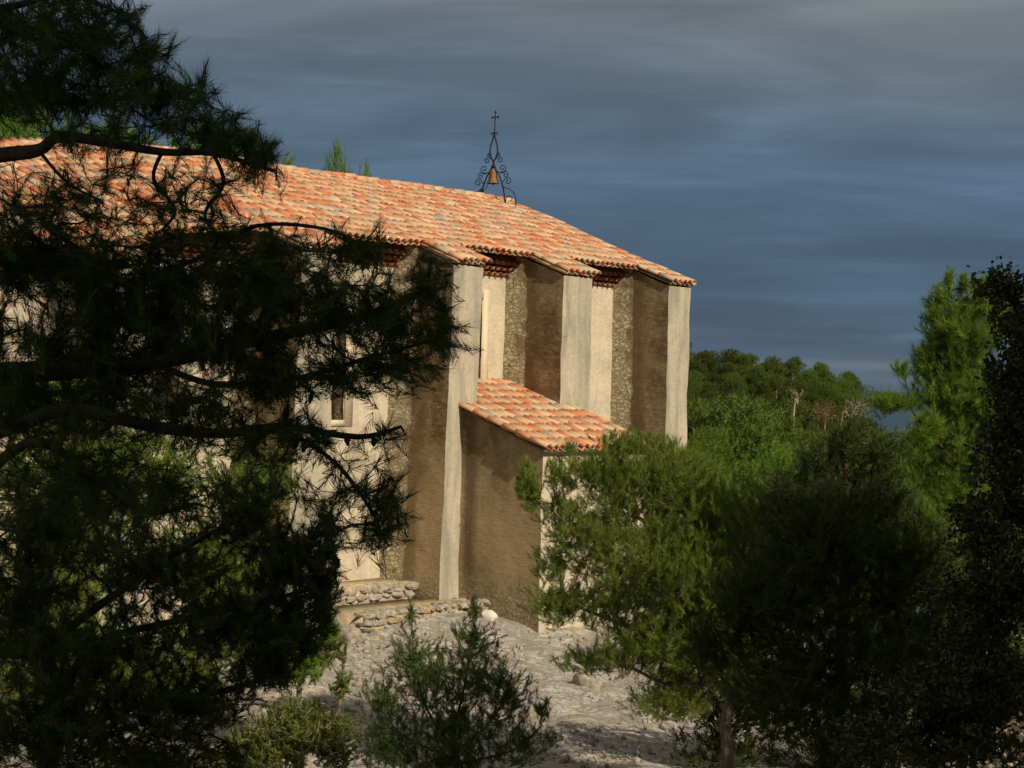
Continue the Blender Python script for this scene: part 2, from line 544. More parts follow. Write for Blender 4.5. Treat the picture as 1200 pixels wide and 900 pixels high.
def ground_mat():
    m, t = material("limestone_ground")
    p = posn(t)
    nz = t.add("ShaderNodeTexNoise", Scale=1.1, Detail=8.0, Roughness=0.7)
    t.l.new(p, nz.inputs["Vector"])
    sc = t.add("ShaderNodeVectorMath", operation="SCALE")
    t.l.new(nz.outputs["Color"], sc.inputs[0])
    sc.inputs["Scale"].default_value = 1.3
    ad = t.add("ShaderNodeVectorMath", operation="ADD")
    t.l.new(p, ad.inputs[0])
    t.l.new(sc.outputs[0], ad.inputs[1])
    ve = t.voro(ad.outputs[0], 1.7, "DISTANCE_TO_EDGE")
    ve2 = t.voro(ad.outputs[0], 5.2, "DISTANCE_TO_EDGE")
    vc = t.voro(ad.outputs[0], 1.7, "F1")
    hs = t.n.new("ShaderNodeSeparateColor")
    t.l.new(vc.outputs["Color"], hs.inputs[0])
    fine = t.noise(p, 14.0, 6.0, 0.75)
    mid = t.noise(p, 2.2, 6.0, 0.7, 0.6)
    rock = t.ramp(fine, [(0.3, (0.38, 0.355, 0.32)), (0.7, (0.57, 0.54, 0.48))])
    rock = t.mix(1.0, rock, t.ramp(hs.outputs[0], [(0.0, 0.82), (1.0, 1.12)]), "MULTIPLY")
    earth = t.ramp(t.noise(p, 22.0, 4.0, 0.7), [(0.3, (0.32, 0.24, 0.15)), (0.65, (0.56, 0.46, 0.32))])
    c1 = t.math("MULTIPLY", t.ramp(ve.outputs[0], [(0.0, 0.9), (0.07, 0.0)]), t.ramp(t.noise(p, 1.7, 3.0), [(0.40, 0.15), (0.6, 1.0)]))
    c2 = t.math("MULTIPLY", t.ramp(ve2.outputs[0], [(0.0, 1.0), (0.07, 0.0)]), t.ramp(mid, [(0.5, 0.0), (0.58, 1.0)]))
    soil = t.math("MAXIMUM", t.math("MAXIMUM", c1, c2), t.ramp(mid, [(0.54, 0.0), (0.62, 0.85)]), True)
    col = t.mix(soil, rock, earth)
    # dark woodland litter away from the chapel terrace
    s = t.n.new("ShaderNodeSeparateXYZ")
    t.l.new(p, s.inputs[0])
    far = t.math("MAXIMUM", t.ramp(t.math("MULTIPLY", s.outputs[1], 0.01), [(0.46, 0.0), (0.52, 1.0)]),
                 t.ramp(t.math("MULTIPLY", t.math("SUBTRACT", s.outputs[0], t.math("MULTIPLY", s.outputs[1], 0.05)), 0.05), [(0.20, 0.0), (0.3, 1.0)]))
    litter = t.ramp(t.noise(p, 3.0, 6.0, 0.7), [(0.3, (0.05, 0.045, 0.025)), (0.7, (0.13, 0.10, 0.055))])
    col = t.mix(far, col, litter)
    t.set(t.b.inputs["Base Color"], col)
    h = t.math("ADD", t.math("MULTIPLY", t.ramp(ve.outputs[0], [(0.0, 0.0), (0.10, 1.0)]), 0.7),
               t.math("ADD", t.math("MULTIPLY", fine, 0.6), t.math("MULTIPLY", t.ramp(ve2.outputs[0], [(0.0, 0.0), (0.08, 1.0)]), 0.4)))
    t.set(t.b.inputs["Normal"], t.bump(h, 1.0, 0.03))
    return m


M_GROUND = ground_mat()
M_ROCK = simple_mat("limestone_block", (0.32, 0.285, 0.23), 0.95, 0, 0.45, 11, 0.03)
M_ROCKY = simple_mat("ochre_block", (0.37, 0.29, 0.185), 0.95, 0, 0.45, 11, 0.03)
M_ROCKW = simple_mat("white_stone", (0.66, 0.62, 0.55), 0.9, 0, 0.15, 9, 0.02)
M_ROCKR = simple_mat("reddish_stone", (0.55, 0.27, 0.17), 0.9, 0, 0.2, 9, 0.02)

m_sea, t_ = material("sea_water")
t_.b.inputs["Base Color"].default_value = (0.012, 0.045, 0.085, 1)
t_.b.inputs["Roughness"].default_value = 0.35
t_.set(t_.b.inputs["Normal"], t_.bump(t_.noise(posn(t_), 0.05, 5.0, 0.6), 0.6, 2.0))


# ------------------------------------------------------------------ terrain
def sm(a, b, x):
    t = np.clip((x - a) / (b - a), 0, 1)
    return t * t * (3 - 2 * t)


def vnoise(x, y, s, o=0.0):
    """cheap smooth value noise"""
    x = x * s + o
    y = y * s - o * 1.3
    return (np.sin(x * 1.7 + 1.3 * np.sin(y * 1.1)) + np.sin(y * 2.3 + 1.7 * np.sin(x * 0.9 + 2)) + 0.5 * np.sin(3.7 * x + 2.9 * y)) / 2.5


def height(x, y):
    x = np.asarray(x, float)
    y = np.asarray(y, float)
    c = x * N[0] + y * N[1] - CF
    uu = x * U[0] + y * U[1]
    # profile outward from the chapel wall up to the viewer
    prof = np.interp(c, [-60, -12, -8, 0.0, 2.0, 5.0, 10.0, 13.0, 18.0, 24.0, 34.0, 60.0, 200.0],
                     [-9, -5.5, -4.6, -4.38, -4.78, -4.95, -5.1, -5.0, -3.9, -1.7, 1.4, 6.0, 20.0])
    z = prof - 4.5 * sm(37, 58, uu) * (1 - sm(14, 26, c)) - 2.2 * sm(3.5, 11, x - 0.05 * y) * sm(8, 15, y)
    # far wooded hill to the right of the chapel, falling away to the sea
    hill = -5.4 - 5.0 * sm(17.5, 26, x * 115.0 / np.maximum(y, 60)) + 1.2 * vnoise(x, y, 0.04) + 1.2
    k = sm(128, 165, y)
    z = z * (1 - k) + hill * k
    drop = sm(228, 520, y)
    z = z - drop * 175
    # rises behind and left, rough surface
    z = z + 0.10 * vnoise(x, y, 0.9, 1) + 0.035 * vnoise(x, y, 3.1, 2)
    z = z - 175 * sm(260, 700, np.abs(x))
    return z


def axis(lo, hi, flo, fhi, step, grow):
    a = list(np.arange(flo, fhi, step))
    s = step
    x = fhi
    up = []
    while x < hi:
        up.append(x)
        s *= grow
        x += s
    up.append(hi)
    s = step
    x = flo
    dn = []
    while x > lo:
        s *= grow
        x -= s
        dn.append(max(x, lo))
    return np.array(sorted(set(dn)) + a + up)


xs = axis(-900, 900, -8, 8, 0.16, 1.09)
ys = axis(-160, 900, 17, 42, 0.16, 1.07)
GX, GY = np.meshgrid(xs, ys)
GZ = height(GX, GY)
rough = np.array([mn.fractal(Vector((a * 1.1, b * 1.1, 0.0)), 0.9, 2.1, 4) for a, b in zip(GX.ravel(), GY.ravel())]).reshape(GX.shape)
near = sm(60, 40, GY) if False else (1 - sm(45, 70, GY))
GZ = GZ + rough * 0.045 * near
nx, ny = len(xs), len(ys)
idx = np.arange(nx * ny).reshape(ny, nx)
F = np.stack([idx[:-1, :-1], idx[:-1, 1:], idx[1:, 1:], idx[1:, :-1]], -1).reshape(-1, 4)
g = new_mesh_obj("ground", np.stack([GX, GY, GZ], -1).reshape(-1, 3), F, M_GROUND, smooth=True)
tag(g, "rocky limestone ground around the chapel", kind="structure")
S_ = 90000.0
xs2 = np.array([-S_, -3000, -900, -300, 300, 900, 3000, S_])
ys2 = np.array([-3000, 300, 900, 3000, 10000, 30000, S_])
a_, b_ = np.meshgrid(xs2, ys2)
i2 = np.arange(a_.size).reshape(a_.shape)
F2 = np.stack([i2[:-1, :-1], i2[:-1, 1:], i2[1:, 1:], i2[1:, :-1]], -1).reshape(-1, 4)
sea = new_mesh_obj("sea", np.stack([a_, b_, np.full(a_.shape, -150.0)], -1).reshape(-1, 3), F2, m_sea)
tag(sea, "dark blue sea at the horizon", kind="structure")

# ------------------------------------------------------------------ chapel
ROT = pi / 2 - AL
BASE = W(28.0, 0.0, 0.0)
CH = empty("chapel", BASE, "old stone chapel with buttresses and clay tile roof", "chapel")
CH.rotation_euler = (0, 0, ROT)


def L(uu, dn, z):
    """chapel-local coordinates: x along the wall, y = into the building, z"""
    return np.array([uu - 28.0, -dn, z])


DEP = 1.42      # buttress depth
RIDGE = -5.5
U0, U1 = 9.0, 35.56


def usag(uu):
    return -0.021 * min(max(24.6 - uu, 0.0), 6.0) ** 2


def roofz(dn):
    return 2.22 - 0.37 * dn


def rz(dn):
    return roofz(dn) if dn >= RIDGE else roofz(RIDGE) - 0.37 * (RIDGE - dn)


def wob(p, a=0.012):
    return np.array([fnoise(p, 1.3, 3), fnoise(p, 1.3, 11), fnoise(p, 1.3, 23)]) * a * 1.6 + \
        np.array([fnoise(p, 5.0, 3), fnoise(p, 5.0, 11), 0]) * a * 0.6


def panel(mb, P, ztop, zbot, nz=26, mi=0, step=0.22, skip=None, amp=0.019, zs=None, taper=None):
    """vertical panel along plan points P=[(u,dn),(u,dn)] between zbot and ztop(u,dn)"""
    (ua, da), (ub, db) = P
    ln = sqrt((ub - ua) ** 2 + (db - da) ** 2)
    nu = max(1, int(ln / step))
    ts = np.linspace(0, 1, nu + 1)
    if isinstance(skip, list):
        ex = sorted(set(list(ts) + [(s - ua) / (ub - ua) for op in skip for s in op[:2]]))
        ts = np.array(ex)
    V = []
    fr = np.linspace(0, 1, nz + 1)
    zl = None
    if isinstance(skip, list):
        zl = sorted(set(list(np.linspace(zbot, ztop(ua, da), nz + 1)) + [s for op in skip for s in op[2:4]]))
    rows = len(zl) if zl is not None else nz + 1
    for r in range(rows):
        for t in ts:
            uu, dd = ua + (ub - ua) * t, da + (db - da) * t
            z = zl[r] if zl is not None else zbot + (ztop(uu, dd) - zbot) * fr[r]
            if taper:
                uu = uu + taper(z)
            p = L(uu, dd, z)
            V.append(p + wob(p, amp))
    k = len(ts)
    Fc = []
    for r in range(rows - 1):
        for c in range(k - 1):
            if isinstance(skip, list):
                uc = ua + (ub - ua) * (ts[c] + ts[c + 1]) / 2
                zc = (zl[r] + zl[r + 1]) / 2
                if any(o[0] < uc < o[1] and o[2] < zc < o[3] for o in skip):
                    continue
            a = r * k + c
            Fc.append([a, a + 1, a + k + 1, a + k])
    mb.add(V, Fc, mi)


BUT = [(11.2, 12.1), (15.2, 16.1), (19.2, 20.1), (23.29, 24.21), (27.38, 28.24), (30.84, 31.84), (34.71, 35.56)]
wins = [(a[1] + 0.95, a[1] + 1.69, -0.9, 1.62) for a in BUT[:-1]]
wins[4] = (28.24 + 0.95, 29.93, -0.7, 1.62)
wins[5] = None
wins = [w_ for w_ in wins if w_]
mb = MB()
panel(mb, [(U0, -DEP), (U1, -DEP)], lambda a, b: 2.40, -7.0, 34, 0, 0.3, skip=wins)
panel(mb, [(U1, -DEP), (U1, RIDGE * 2 + DEP)], lambda a, b: rz(b) - 0.1, -7.0, 20, 1)
panel(mb, [(U1, RIDGE * 2 + DEP), (U0, RIDGE * 2 + DEP)], lambda a, b: 2.5, -7.0, 10, 0, 1.0)
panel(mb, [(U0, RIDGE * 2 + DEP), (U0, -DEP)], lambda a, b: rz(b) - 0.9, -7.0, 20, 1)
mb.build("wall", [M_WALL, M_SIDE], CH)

for (a, b, z0, z1) in wins:
    wm = MB()
    d0, d1 = -DEP + 0.0, -DEP - 0.30
    for (q0, q1) in (((a, z0), (a, z1)), ((a, z1), (b, z1)), ((b, z1), (b, z0)), ((b, z0), (a, z0))):
        wm.add([L(q0[0], d0, q0[1]), L(q1[0], d0, q1[1]), L(q1[0], d1, q1[1]), L(q0[0], d1, q0[1])], [[0, 1, 2, 3]])
    wo_ = wm.build("window", M_SIDE, CH)
    sm_ = MB()
    bw, pr = 0.22, 0.018
    for lo, hi in (((a - bw, z0 - 0.12), (a, z1 + bw)), ((b, z0 - 0.12), (b + bw, z1 + bw)), ((a, z1), (b, z1 + bw)), ((a, z0 - 0.12), (b, z0))):
        sm_.box(L(lo[0], -DEP + pr + 0.01, lo[1]), L(hi[0], -DEP - 0.05, hi[1]))
    sm_.build("surround", M_SURR, wo_)
    fm = MB()
    for q in (a + 0.03, (a + b) / 2, b - 0.03):
        fm.box(L(q - 0.025, d1 + 0.06, z0), L(q + 0.025, d1 + 0.01, z1))
    for q in (z0 + 0.03, z0 + 0.85, z0 + 1.7, z1 - 0.03):
        fm.box(L(a, d1 + 0.055, q - 0.02), L(b, d1 + 0.012, q + 0.02))
    fm.build("frame", M_FRAME, wo_)
    pm = MB()
    pm.add([L(a, d1 + 0.005, z0), L(b, d1 + 0.005, z0), L(b, d1 + 0.005, z1), L(a, d1 + 0.005, z1)], [[0, 1, 2, 3]])
    pm.build("pane", M_GLASS, wo_)

for i, (ul, ur) in enumerate(BUT):
    mb = MB()
    top = lambda a, b: roofz(b) - 0.06 + usag(a)
    tp = (lambda z: -0.030 * (1.8 - z) if z < 1.8 else 0.0) if i <= 4 else (lambda z: 0.0)
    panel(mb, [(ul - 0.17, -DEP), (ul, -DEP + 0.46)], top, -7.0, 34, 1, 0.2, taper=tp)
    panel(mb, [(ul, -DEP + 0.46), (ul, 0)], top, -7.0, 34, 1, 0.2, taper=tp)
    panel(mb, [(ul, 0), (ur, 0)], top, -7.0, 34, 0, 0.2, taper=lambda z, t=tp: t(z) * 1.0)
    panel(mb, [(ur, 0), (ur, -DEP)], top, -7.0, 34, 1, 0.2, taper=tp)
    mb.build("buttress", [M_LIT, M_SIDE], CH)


# -- clay tiles
def barrel(ln, r0, r1, th, up=True, k=6):
    """tile running along +x (downhill), r0 at the uphill end, r1 downhill; convex up if up"""
    V = []
    for x, r in ((0, r0), (ln, r1)):
        for rr in (r, r - th):
            for j in range(k + 1):
                a = pi * j / k
                V.append((x, rr * cos(a) * 1.0, rr * sin(a) * (0.92 if up else -0.8)))
    q = k + 1
    o0, i0, o1, i1 = 0, q, 2 * q, 3 * q
    Fc = []
    for j in range(k):
        Fc += [[o0 + j, o0 + j + 1, o1 + j + 1, o1 + j], [i0 + j + 1, i0 + j, i1 + j, i1 + j + 1],
               [o1 + j, o1 + j + 1, i1 + j + 1, i1 + j], [o0 + j + 1, o0 + j, i0 + j, i0 + j + 1]]
    Fc += [[o0, o1, i1, i0], [o0 + k, i0 + k, i1 + k, o1 + k]]
    return np.array(V), np.array(Fc)


def tiled(name, cols, topf, botf, zf, mats, parent, pitch=0.19, expo=0.40, sgn=1, seed=1, side_lift=0.0):
    """cols: u positions; each column runs from dn=topd to botf(u); zf(u,dn) is the bed height"""
    r = np.random.default_rng(seed)
    TV, TF = barrel(0.46, 0.0835, 0.0865, 0.012, True, 7)
    PV, PF = barrel(0.44, 0.092, 0.075, 0.014, False, 4)
    V, Fa, tone, shade = [], [], [], []
    off = 0
    for ci, uu in enumerate(cols):
        b = botf(uu)
        topd = topf(uu) if callable(topf) else topf
        for kind in (0, 1):
            u_ = uu + (0 if kind == 0 else pitch / 2)
            if kind == 1:
                b2 = botf(u_)
                if abs(b2 - b) > 0.3:
                    b2 = max(b, b2) if False else b2
                bb = b2 - 0.03 * sgn
            else:
                bb = b
            nrow = int(abs(bb - topd) / (expo * 0.938)) + 1
            for k in range(nrow):
                d1 = bb - sgn * k * expo * 0.938 + r.normal(0, 0.008)
                d0 = d1 - sgn * 0.46 * 0.938
                if sgn * (d0 - topd) < -0.3:
                    continue
                z1 = zf(u_, d1)
                z0 = zf(u_, d0)
                base, tf = (TV, TF) if kind == 0 else (PV, PF)
                fw = np.array([0, -(d1 - d0), z1 - z0 + (0.007 if kind == 0 else 0.010)])
                fw = fw / np.linalg.norm(fw)
                sd = np.array([1.0, 0, 0])
                yaw = r.normal(0, 0.02)
                sd = sd + fw * yaw
                fw = fw - sd * yaw
                nn = np.cross(fw, sd)
                if nn[2] < 0:
                    nn = -nn
                o = L(u_ + r.normal(0, 0.006), d0, z0 + (0.075 if kind == 0 else 0.062) + r.normal(0, 0.004))
                P = o + base[:, :1] * fw + base[:, 1:2] * sd + base[:, 2:3] * nn
                V.append(P)
                Fa.append(tf + off)
                off += len(P)
                tn, sh = r.random(), r.random()
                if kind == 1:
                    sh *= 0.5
                tone.append(np.full(len(tf), tn))
                shade.append(np.full(len(tf), sh))
    return new_mesh_obj(name, np.concatenate(V), np.concatenate(Fa), mats, parent, False, None,
                        {"tone": np.concatenate(tone), "shade": np.concatenate(shade)})


def sag(uu, dn):
    return usag(uu) + 0.045 * fnoise((uu * 0.25, dn * 0.5, 0.0), 1.0, 5) + 0.012 * fnoise((uu * 1.1, dn * 0.9, 0.3), 1.0, 9)


def eave(uu):
    for (a, b) in BUT:
        if a - 0.05 <= uu <= b + 0.08:
            return 0.13
    return -DEP + 0.64


colsu = np.arange(U0 - 0.1, U1 + 0.12, 0.19)
roof = tiled("roof", colsu, RIDGE, eave, lambda a, d: roofz(d) + sag(a, d), M_TILE, CH, seed=4)
back = tiled("roof", colsu, RIDGE, lambda a: 2 * RIDGE + DEP - 0.4, lambda a, d: rz(d) + sag(a, d), M_TILE, CH, sgn=-1, seed=9)
# mortar bed under the tiles
mb = MB()


def bed(mb, ua, ub, da, db, zf, th=0.05):
    v = []
    for (uu, dd) in ((ua, da), (ub, da), (ub, db), (ua, db)):
        v.append(L(uu, dd, zf(uu, dd) + 0.012))
    for (uu, dd) in ((ua, da), (ub, da), (ub, db), (ua, db)):
        v.append(L(uu, dd, zf(uu, dd) + 0.012 - th))
    mb.add(v, [[0, 1, 2, 3], [7, 6, 5, 4], [0, 4, 5, 1], [1, 5, 6, 2], [2, 6, 7, 3], [3, 7, 4, 0]])


bu_ = list(np.arange(U0 - 0.1, 24.7, 1.0)) + [24.7, U1 + 0.05]
for q0, q1 in zip(bu_[:-1], bu_[1:]):
    bed(mb, q0, q1, RIDGE, -DEP + 0.50, lambda a, d: rz(d) + usag(a), 0.02)
    bed(mb, q0, q1, 2 * RIDGE + DEP - 0.35, RIDGE - 0.002, lambda a, d: rz(d) + usag(a))
for (a, b) in BUT:
    bed(mb, a - 0.02, b + 0.04, -DEP + 0.502, 0.02, lambda p, d: roofz(d) + usag(p), 0.03)
mb.build("roof_bed", M_DECK, roof)
# ridge tiles
TV, TF = barrel(0.46, 0.105, 0.125, 0.018, True)
V, Fa, tone, off = [], [], [], 0
for k, uu in enumerate(np.arange(U0, U1 - 0.1, 0.37)):
    z = roofz(RIDGE) + sag(uu, RIDGE) + 0.085 + rng.normal(0, 0.008)
    P = np.stack([TV[:, 0], TV[:, 1], TV[:, 2] + TV[:, 0] * 0.03], -1) + L(uu, RIDGE, z)
    V.append(P)
    Fa.append(TF + off)
    off += len(P)
    tone.append(np.full(len(TF), rng.random()))
tn = np.concatenate(tone)
new_mesh_obj("ridge_tiles", np.concatenate(V), np.concatenate(Fa), M_TILE, roof, False, None, {"tone": tn, "shade": tn * 0 + 0.6})


# genoise: stacked rows of tile ends under the recessed eaves, one cornice per bay
M_CMORT = simple_mat("cornice_mortar", (0.20, 0.105, 0.07), 0.95)
edges_ = [U0] + [e for b in BUT for e in b]
gaps = [(edges_[i], edges_[i + 1]) for i in range(0, len(edges_) - 1, 2)]
for (ua, ub) in gaps:
    V, Fa, off, tone = [], [], 0, []
    fill = MB()
    us = usag((ua + ub) / 2)
    for row, (z, dend, off_) in enumerate(((2.13, -DEP + 0.10, 0.0), (2.245, -DEP + 0.19, 0.095), (2.36, -DEP + 0.28, 0.0))):
        z += us
        for uu in np.arange(ua + 0.08 + off_, ub - 0.05, 0.19):
            TVb, TFb = barrel(dend + DEP + 0.05, 0.086, 0.090, 0.015, True)
            o = L(uu + rng.normal(0, 0.006), -DEP - 0.05, z + rng.normal(0, 0.005))
            V.append(np.stack([o[0] + TVb[:, 1], o[1] - TVb[:, 0], o[2] + TVb[:, 2] + TVb[:, 0] * 0.05], -1))
            Fa.append(TFb + off)
            off += len(TVb)
            tone.append(np.full(len(TFb), rng.random()))
        fill.box(L(ua, -DEP - 0.02, z + 0.02), L(ub, dend - 0.055, z + 0.112))
    fill.box(L(ua, -DEP - 0.03, 2.36 + us + 0.115), L(ub, -DEP + 0.2, 2.36 + us + 0.19))
    tn = np.concatenate(tone)
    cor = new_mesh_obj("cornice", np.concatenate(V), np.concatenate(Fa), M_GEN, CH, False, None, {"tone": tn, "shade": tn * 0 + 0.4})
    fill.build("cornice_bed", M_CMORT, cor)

# -- lean-to annex
AZ = lambda dn: -0.64 - 0.335 * dn
AU0, AU1, AD = 27.76, 31.20, 2.02
mb = MB()
tpa = lambda z: -0.02 * (-0.6 - z) * -1.0
panel(mb, [(AU0, 0.0), (AU0, AD)], lambda a, b: AZ(b) - 0.03, -7.0, 28, 1, 0.2, taper=lambda z: 0.0)
panel(mb, [(AU0, AD), (AU1, AD)], lambda a, b: AZ(b) - 0.03, -7.0, 28, 0, 0.2)
panel(mb, [(AU1, AD), (AU1, 0.0)], lambda a, b: AZ(b) - 0.03, -7.0, 28, 1, 0.2)
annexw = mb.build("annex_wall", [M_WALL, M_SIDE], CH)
TOPD = -DEP - 0.05


def annex_top(uu):
    return -DEP + 0.02 if 28.28 < uu < 30.78 else 0.02


acols = np.arange(AU0 - 0.06, AU1 + 0.10, 0.19)
ar = tiled("annex_roof", acols, annex_top, lambda a: AD + 0.2, lambda a, d: AZ(d) + 0.6 * sag(a + 3, d), M_TILE, CH, seed=21)
mb = MB()
bed(mb, AU0 - 0.05, AU1 + 0.05, 0.002, AD + 0.12, lambda a, d: AZ(d), 0.04)
bed(mb, 28.26, 30.82, -DEP, 0.0, lambda a, d: AZ(d), 0.06)
mb.build("annex_roof_bed", simple_mat("weathered_bed", (0.16, 0.13, 0.10), 0.95), ar)

# ------------------------------------------------------------------ wrought-iron bell frame on the ridge
BU = 35.02
# find u on the ridge where the photo shows the frame's middle
best = min(np.arange(33.5, 35.6, 0.01), key=lambda q: abs((lambda s: CXP + FPX * s[0] / s[1])(RC.T @ W(q, RIDGE, roofz(RIDGE))) - 577))
BU = float(best)
BF = empty("bell_frame", W(BU, RIDGE, roofz(RIDGE) + 0.13), "wrought iron bell frame with scrolls and a cross on the ridge", "bell frame")
BF.rotation_euler = (0, 0, ROT)
HS, VS = 0.0039, 0.00305


def zc(x, y):
    return np.array([0.0, -(x - 391) * HS, (800 - y) * VS])


def smooth_path(pts, n=8):
    pts = [np.asarray(p, float) for p in pts]
    out = []
    for i in range(len(pts) - 1):
        p0, p1, p2, p3 = pts[max(i - 1, 0)], pts[i], pts[i + 1], pts[min(i + 2, len(pts) - 1)]
        for k in range(n):
            t = k / n
            out.append(0.5 * ((2 * p1) + (-p0 + p2) * t + (2 * p0 - 5 * p1 + 4 * p2 - p3) * t * t + (-p0 + 3 * p1 - 3 * p2 + p3) * t ** 3))
    out.append(pts[-1])
    return out


mb = MB()
for s in (-1, 1):
    X = lambda x: 391 + s * (x - 391)
    leg = [zc(X(495), 868), zc(X(478), 740), zc(X(445), 640), zc(X(405), 565), zc(X(392), 520), zc(X(408), 485), zc(X(422), 430), zc(X(415), 380), zc(X(398), 320), zc(X(393), 280)]
    mb.tube(smooth_path(leg, 5), 0.019, 6)
mb.build("frame", M_IRON, BF)


def spiral(cx, cy, r, a0, turns, sgn, lead=None):
    pts = []
    n = 22
    for i in range(n + 1):
        t = i / n
        a = a0 + sgn * turns * 2 * pi * t
        rr = r * (1 - 0.80 * t)
        pts.append(zc(cx, cy) + np.array([0, -rr * cos(a) * 1.25 * VS, rr * sin(a) * VS]))
    return ([zc(*lead)] if lead else []) + pts


def scroll(pts, r_):
    q = MB()
    q.tube(pts, r_, 5)
    q.build("scroll", M_IRON, BF)


for s in (-1, 1):
    X = lambda x: 391 + s * (x - 391)
    for (cx, cy, r, a0, lead) in ((430, 460, 17, -2.6, (418, 478)), (441, 503, 28, 2.7, (412, 480)), (466, 570, 33, -2.0, (425, 600)),
                                  (492, 622, 27, 2.6, (445, 610)), (511, 676, 33, 2.9, (466, 690))):
        a = a0 if s > 0 else pi - a0
        scroll(spiral(X(cx), cy, r, a, 1.35, -s if cy < 520 else s * (1 if cy < 600 else -1), (X(lead[0]), lead[1])), 0.0115)
    scroll(spiral(X(410), 292, 14, pi if s > 0 else 0, 0.9, -s, (X(393), 285)), 0.011)
scroll(smooth_path([zc(*p) for p in [(478, 722), (530, 745), (568, 785), (580, 840), (580, 905)]], 6), 0.012)
scroll(smooth_path([zc(*p) for p in [(496, 850), (505, 805), (528, 795), (548, 812), (545, 832), (530, 836)]], 6), 0.011)
scroll(smooth_path([zc(300, 725), zc(265, 752), zc(235, 775)], 4), 0.012)
cm = MB()
cm.tube([zc(393, 300), zc(395, 118)], 0.013, 6)
cm.tube([zc(374, 160), zc(416, 160)], 0.012, 6)
cm.tube([zc(393, 262) + np.array([0, 0.01, 0]), zc(393, 250)], 0.022, 6)
for p in (zc(395, 120), zc(372, 160), zc(418, 160)):
    cm.tube([p - np.array([0, 0, 0.032]), p - np.array([0, 0, 0.014]), p + np.array([0, 0, 0.014]), p + np.array([0, 0, 0.036])], [0.008, 0.027, 0.027, 0.004], 8)
cm.build("cross", M_IRON, BF)
bm_ = MB()
prof = [(0.0, 0.02), (0.04, 0.065), (0.07, 0.085), (0.14, 0.095), (0.22, 0.108), (0.30, 0.128), (0.345, 0.152), (0.36, 0.158), (0.355, 0.140)]
k = 20
V = [zc(391, 572) + np.array([r * cos(2 * pi * j / k), r * sin(2 * pi * j / k), -d]) for d, r in prof for j in range(k)]
Fc = [[i * k + j, i * k + (j + 1) % k, (i + 1) * k + (j + 1) % k, (i + 1) * k + j] for i in range(len(prof) - 1) for j in range(k)]
bm_.add(V, Fc)
bell = bm_.build("bell", M_BELL, BF, True)
k_ = MB()
k_.tube([zc(391, 600), zc(391, 700)], [0.008, 0.022], 6)
k_.build("clapper", M_IRON, bell)
y_ = MB()
y_.tube([zc(375, 555), zc(391, 562), zc(407, 555)], 0.026, 6)
y_.build("yoke", M_IRON, BF)
y_ = MB()
y_.tube(smooth_path([zc(352, 688), zc(340, 715), zc(318, 738), zc(312, 748), zc(285, 738)], 4), [0.009] * 11 + [0.02] * 6, 5)
y_.build("striker_arm", M_IRON, BF)
M_FOOT = simple_mat("footing_mortar", (0.44, 0.25, 0.14), 0.95)
for qx, qy in ((290, 868), (495, 868), (580, 908)):
    fb = MB()
    c_ = zc(qx, qy)
    fb.box(c_ - np.array([0.05, 0.05, 0.10]), c_ + np.array([0.05, 0.05, 0.03]))
    fb.build("footing", M_FOOT, BF)


# ------------------------------------------------------------------ stones at the foot of the wall
def rock(mb, c, r, seed, flat=0.7, mi=0):
    q = random.Random(seed)
    bmv, bmf = ICO
    o = q.random() * 50
    sc = np.array([q.uniform(0.8, 1.25), q.uniform(0.8, 1.2), flat * q.uniform(0.8, 1.2)]) * r
    V = []
    for v in bmv:
        v = np.sign(v) * np.abs(v) ** 0.75
        V.append(c + v * sc * (1 + 0.35 * fnoise(v, 1.1, o) + 0.08 * fnoise(v, 4.0, o)))
    mb.add(V, bmf, mi)


import bmesh
_b = bmesh.new()
bmesh.ops.create_icosphere(_b, subdivisions=3, radius=1.0)
ICO = (np.array([v.co[:] for v in _b.verts]), np.array([[v.index for v in f.verts] for f in _b.faces]))
_b.free()
_b = bmesh.new()
bmesh.ops.create_icosphere(_b, subdivisions=1, radius=1.0)
ICO1 = (np.array([v.co[:] for v in _b.verts]), np.array([[v.index for v in f.verts] for f in _b.faces]))
_b.free()


def gz(x, y):
    return float(height(x, y))


M_LEDGE = simple_mat("earthy_mortar", (0.42, 0.34, 0.23), 0.95, 0, 0.4, 7, 0.03)


def ledge(name, label, ua, ub, da, db, ztop, seed):
    root_p = W((ua + ub) / 2, (da + db) / 2, ztop - 0.8)
    root = empty(name, root_p, label, "stone ledge")
    mb = MB()
    q = random.Random(seed)
    z = ztop - 0.75
    while z < ztop - 0.05:
        h = q.uniform(0.09, 0.19)
        uu = ua
        while uu < ub:
            l = q.uniform(0.16, 0.42)
            p = W(uu + l / 2, db - 0.1 + q.uniform(-0.04, 0.04), z + h / 2)
            bmv = np.sign(ICO[0]) * np.abs(ICO[0]) ** q.uniform(0.35, 0.8)
            o = q.random() * 40
            V = [p + U * v[0] * l * 0.5 + N * v[1] * 0.16 + np.array([0, 0, v[2] * h * 0.52]) + 0.07 * np.array([fnoise(v, 1.3, o) + .3 * fnoise(v, 4, o), fnoise(v, 1.3, o + 5) + .3 * fnoise(v, 4, o + 3), 0.6 * fnoise(v, 1.3, o + 9)]) for v in bmv]
            mb.add(V, ICO[1], 1 if q.random() < 0.3 else 0)
            uu += l * 0.98
        z += h * 0.96
    # earth and stone filling behind the facing
    mb.box((ua, da, ztop - 1.6), (ub, db - 0.005, ztop - 0.03), 2, lambda a, b, c: W(a, b, c))
    o_ = mb.build("stone_facing", [M_ROCK, M_ROCKY, M_LEDGE], None)
    rebase(o_, root)
    return root


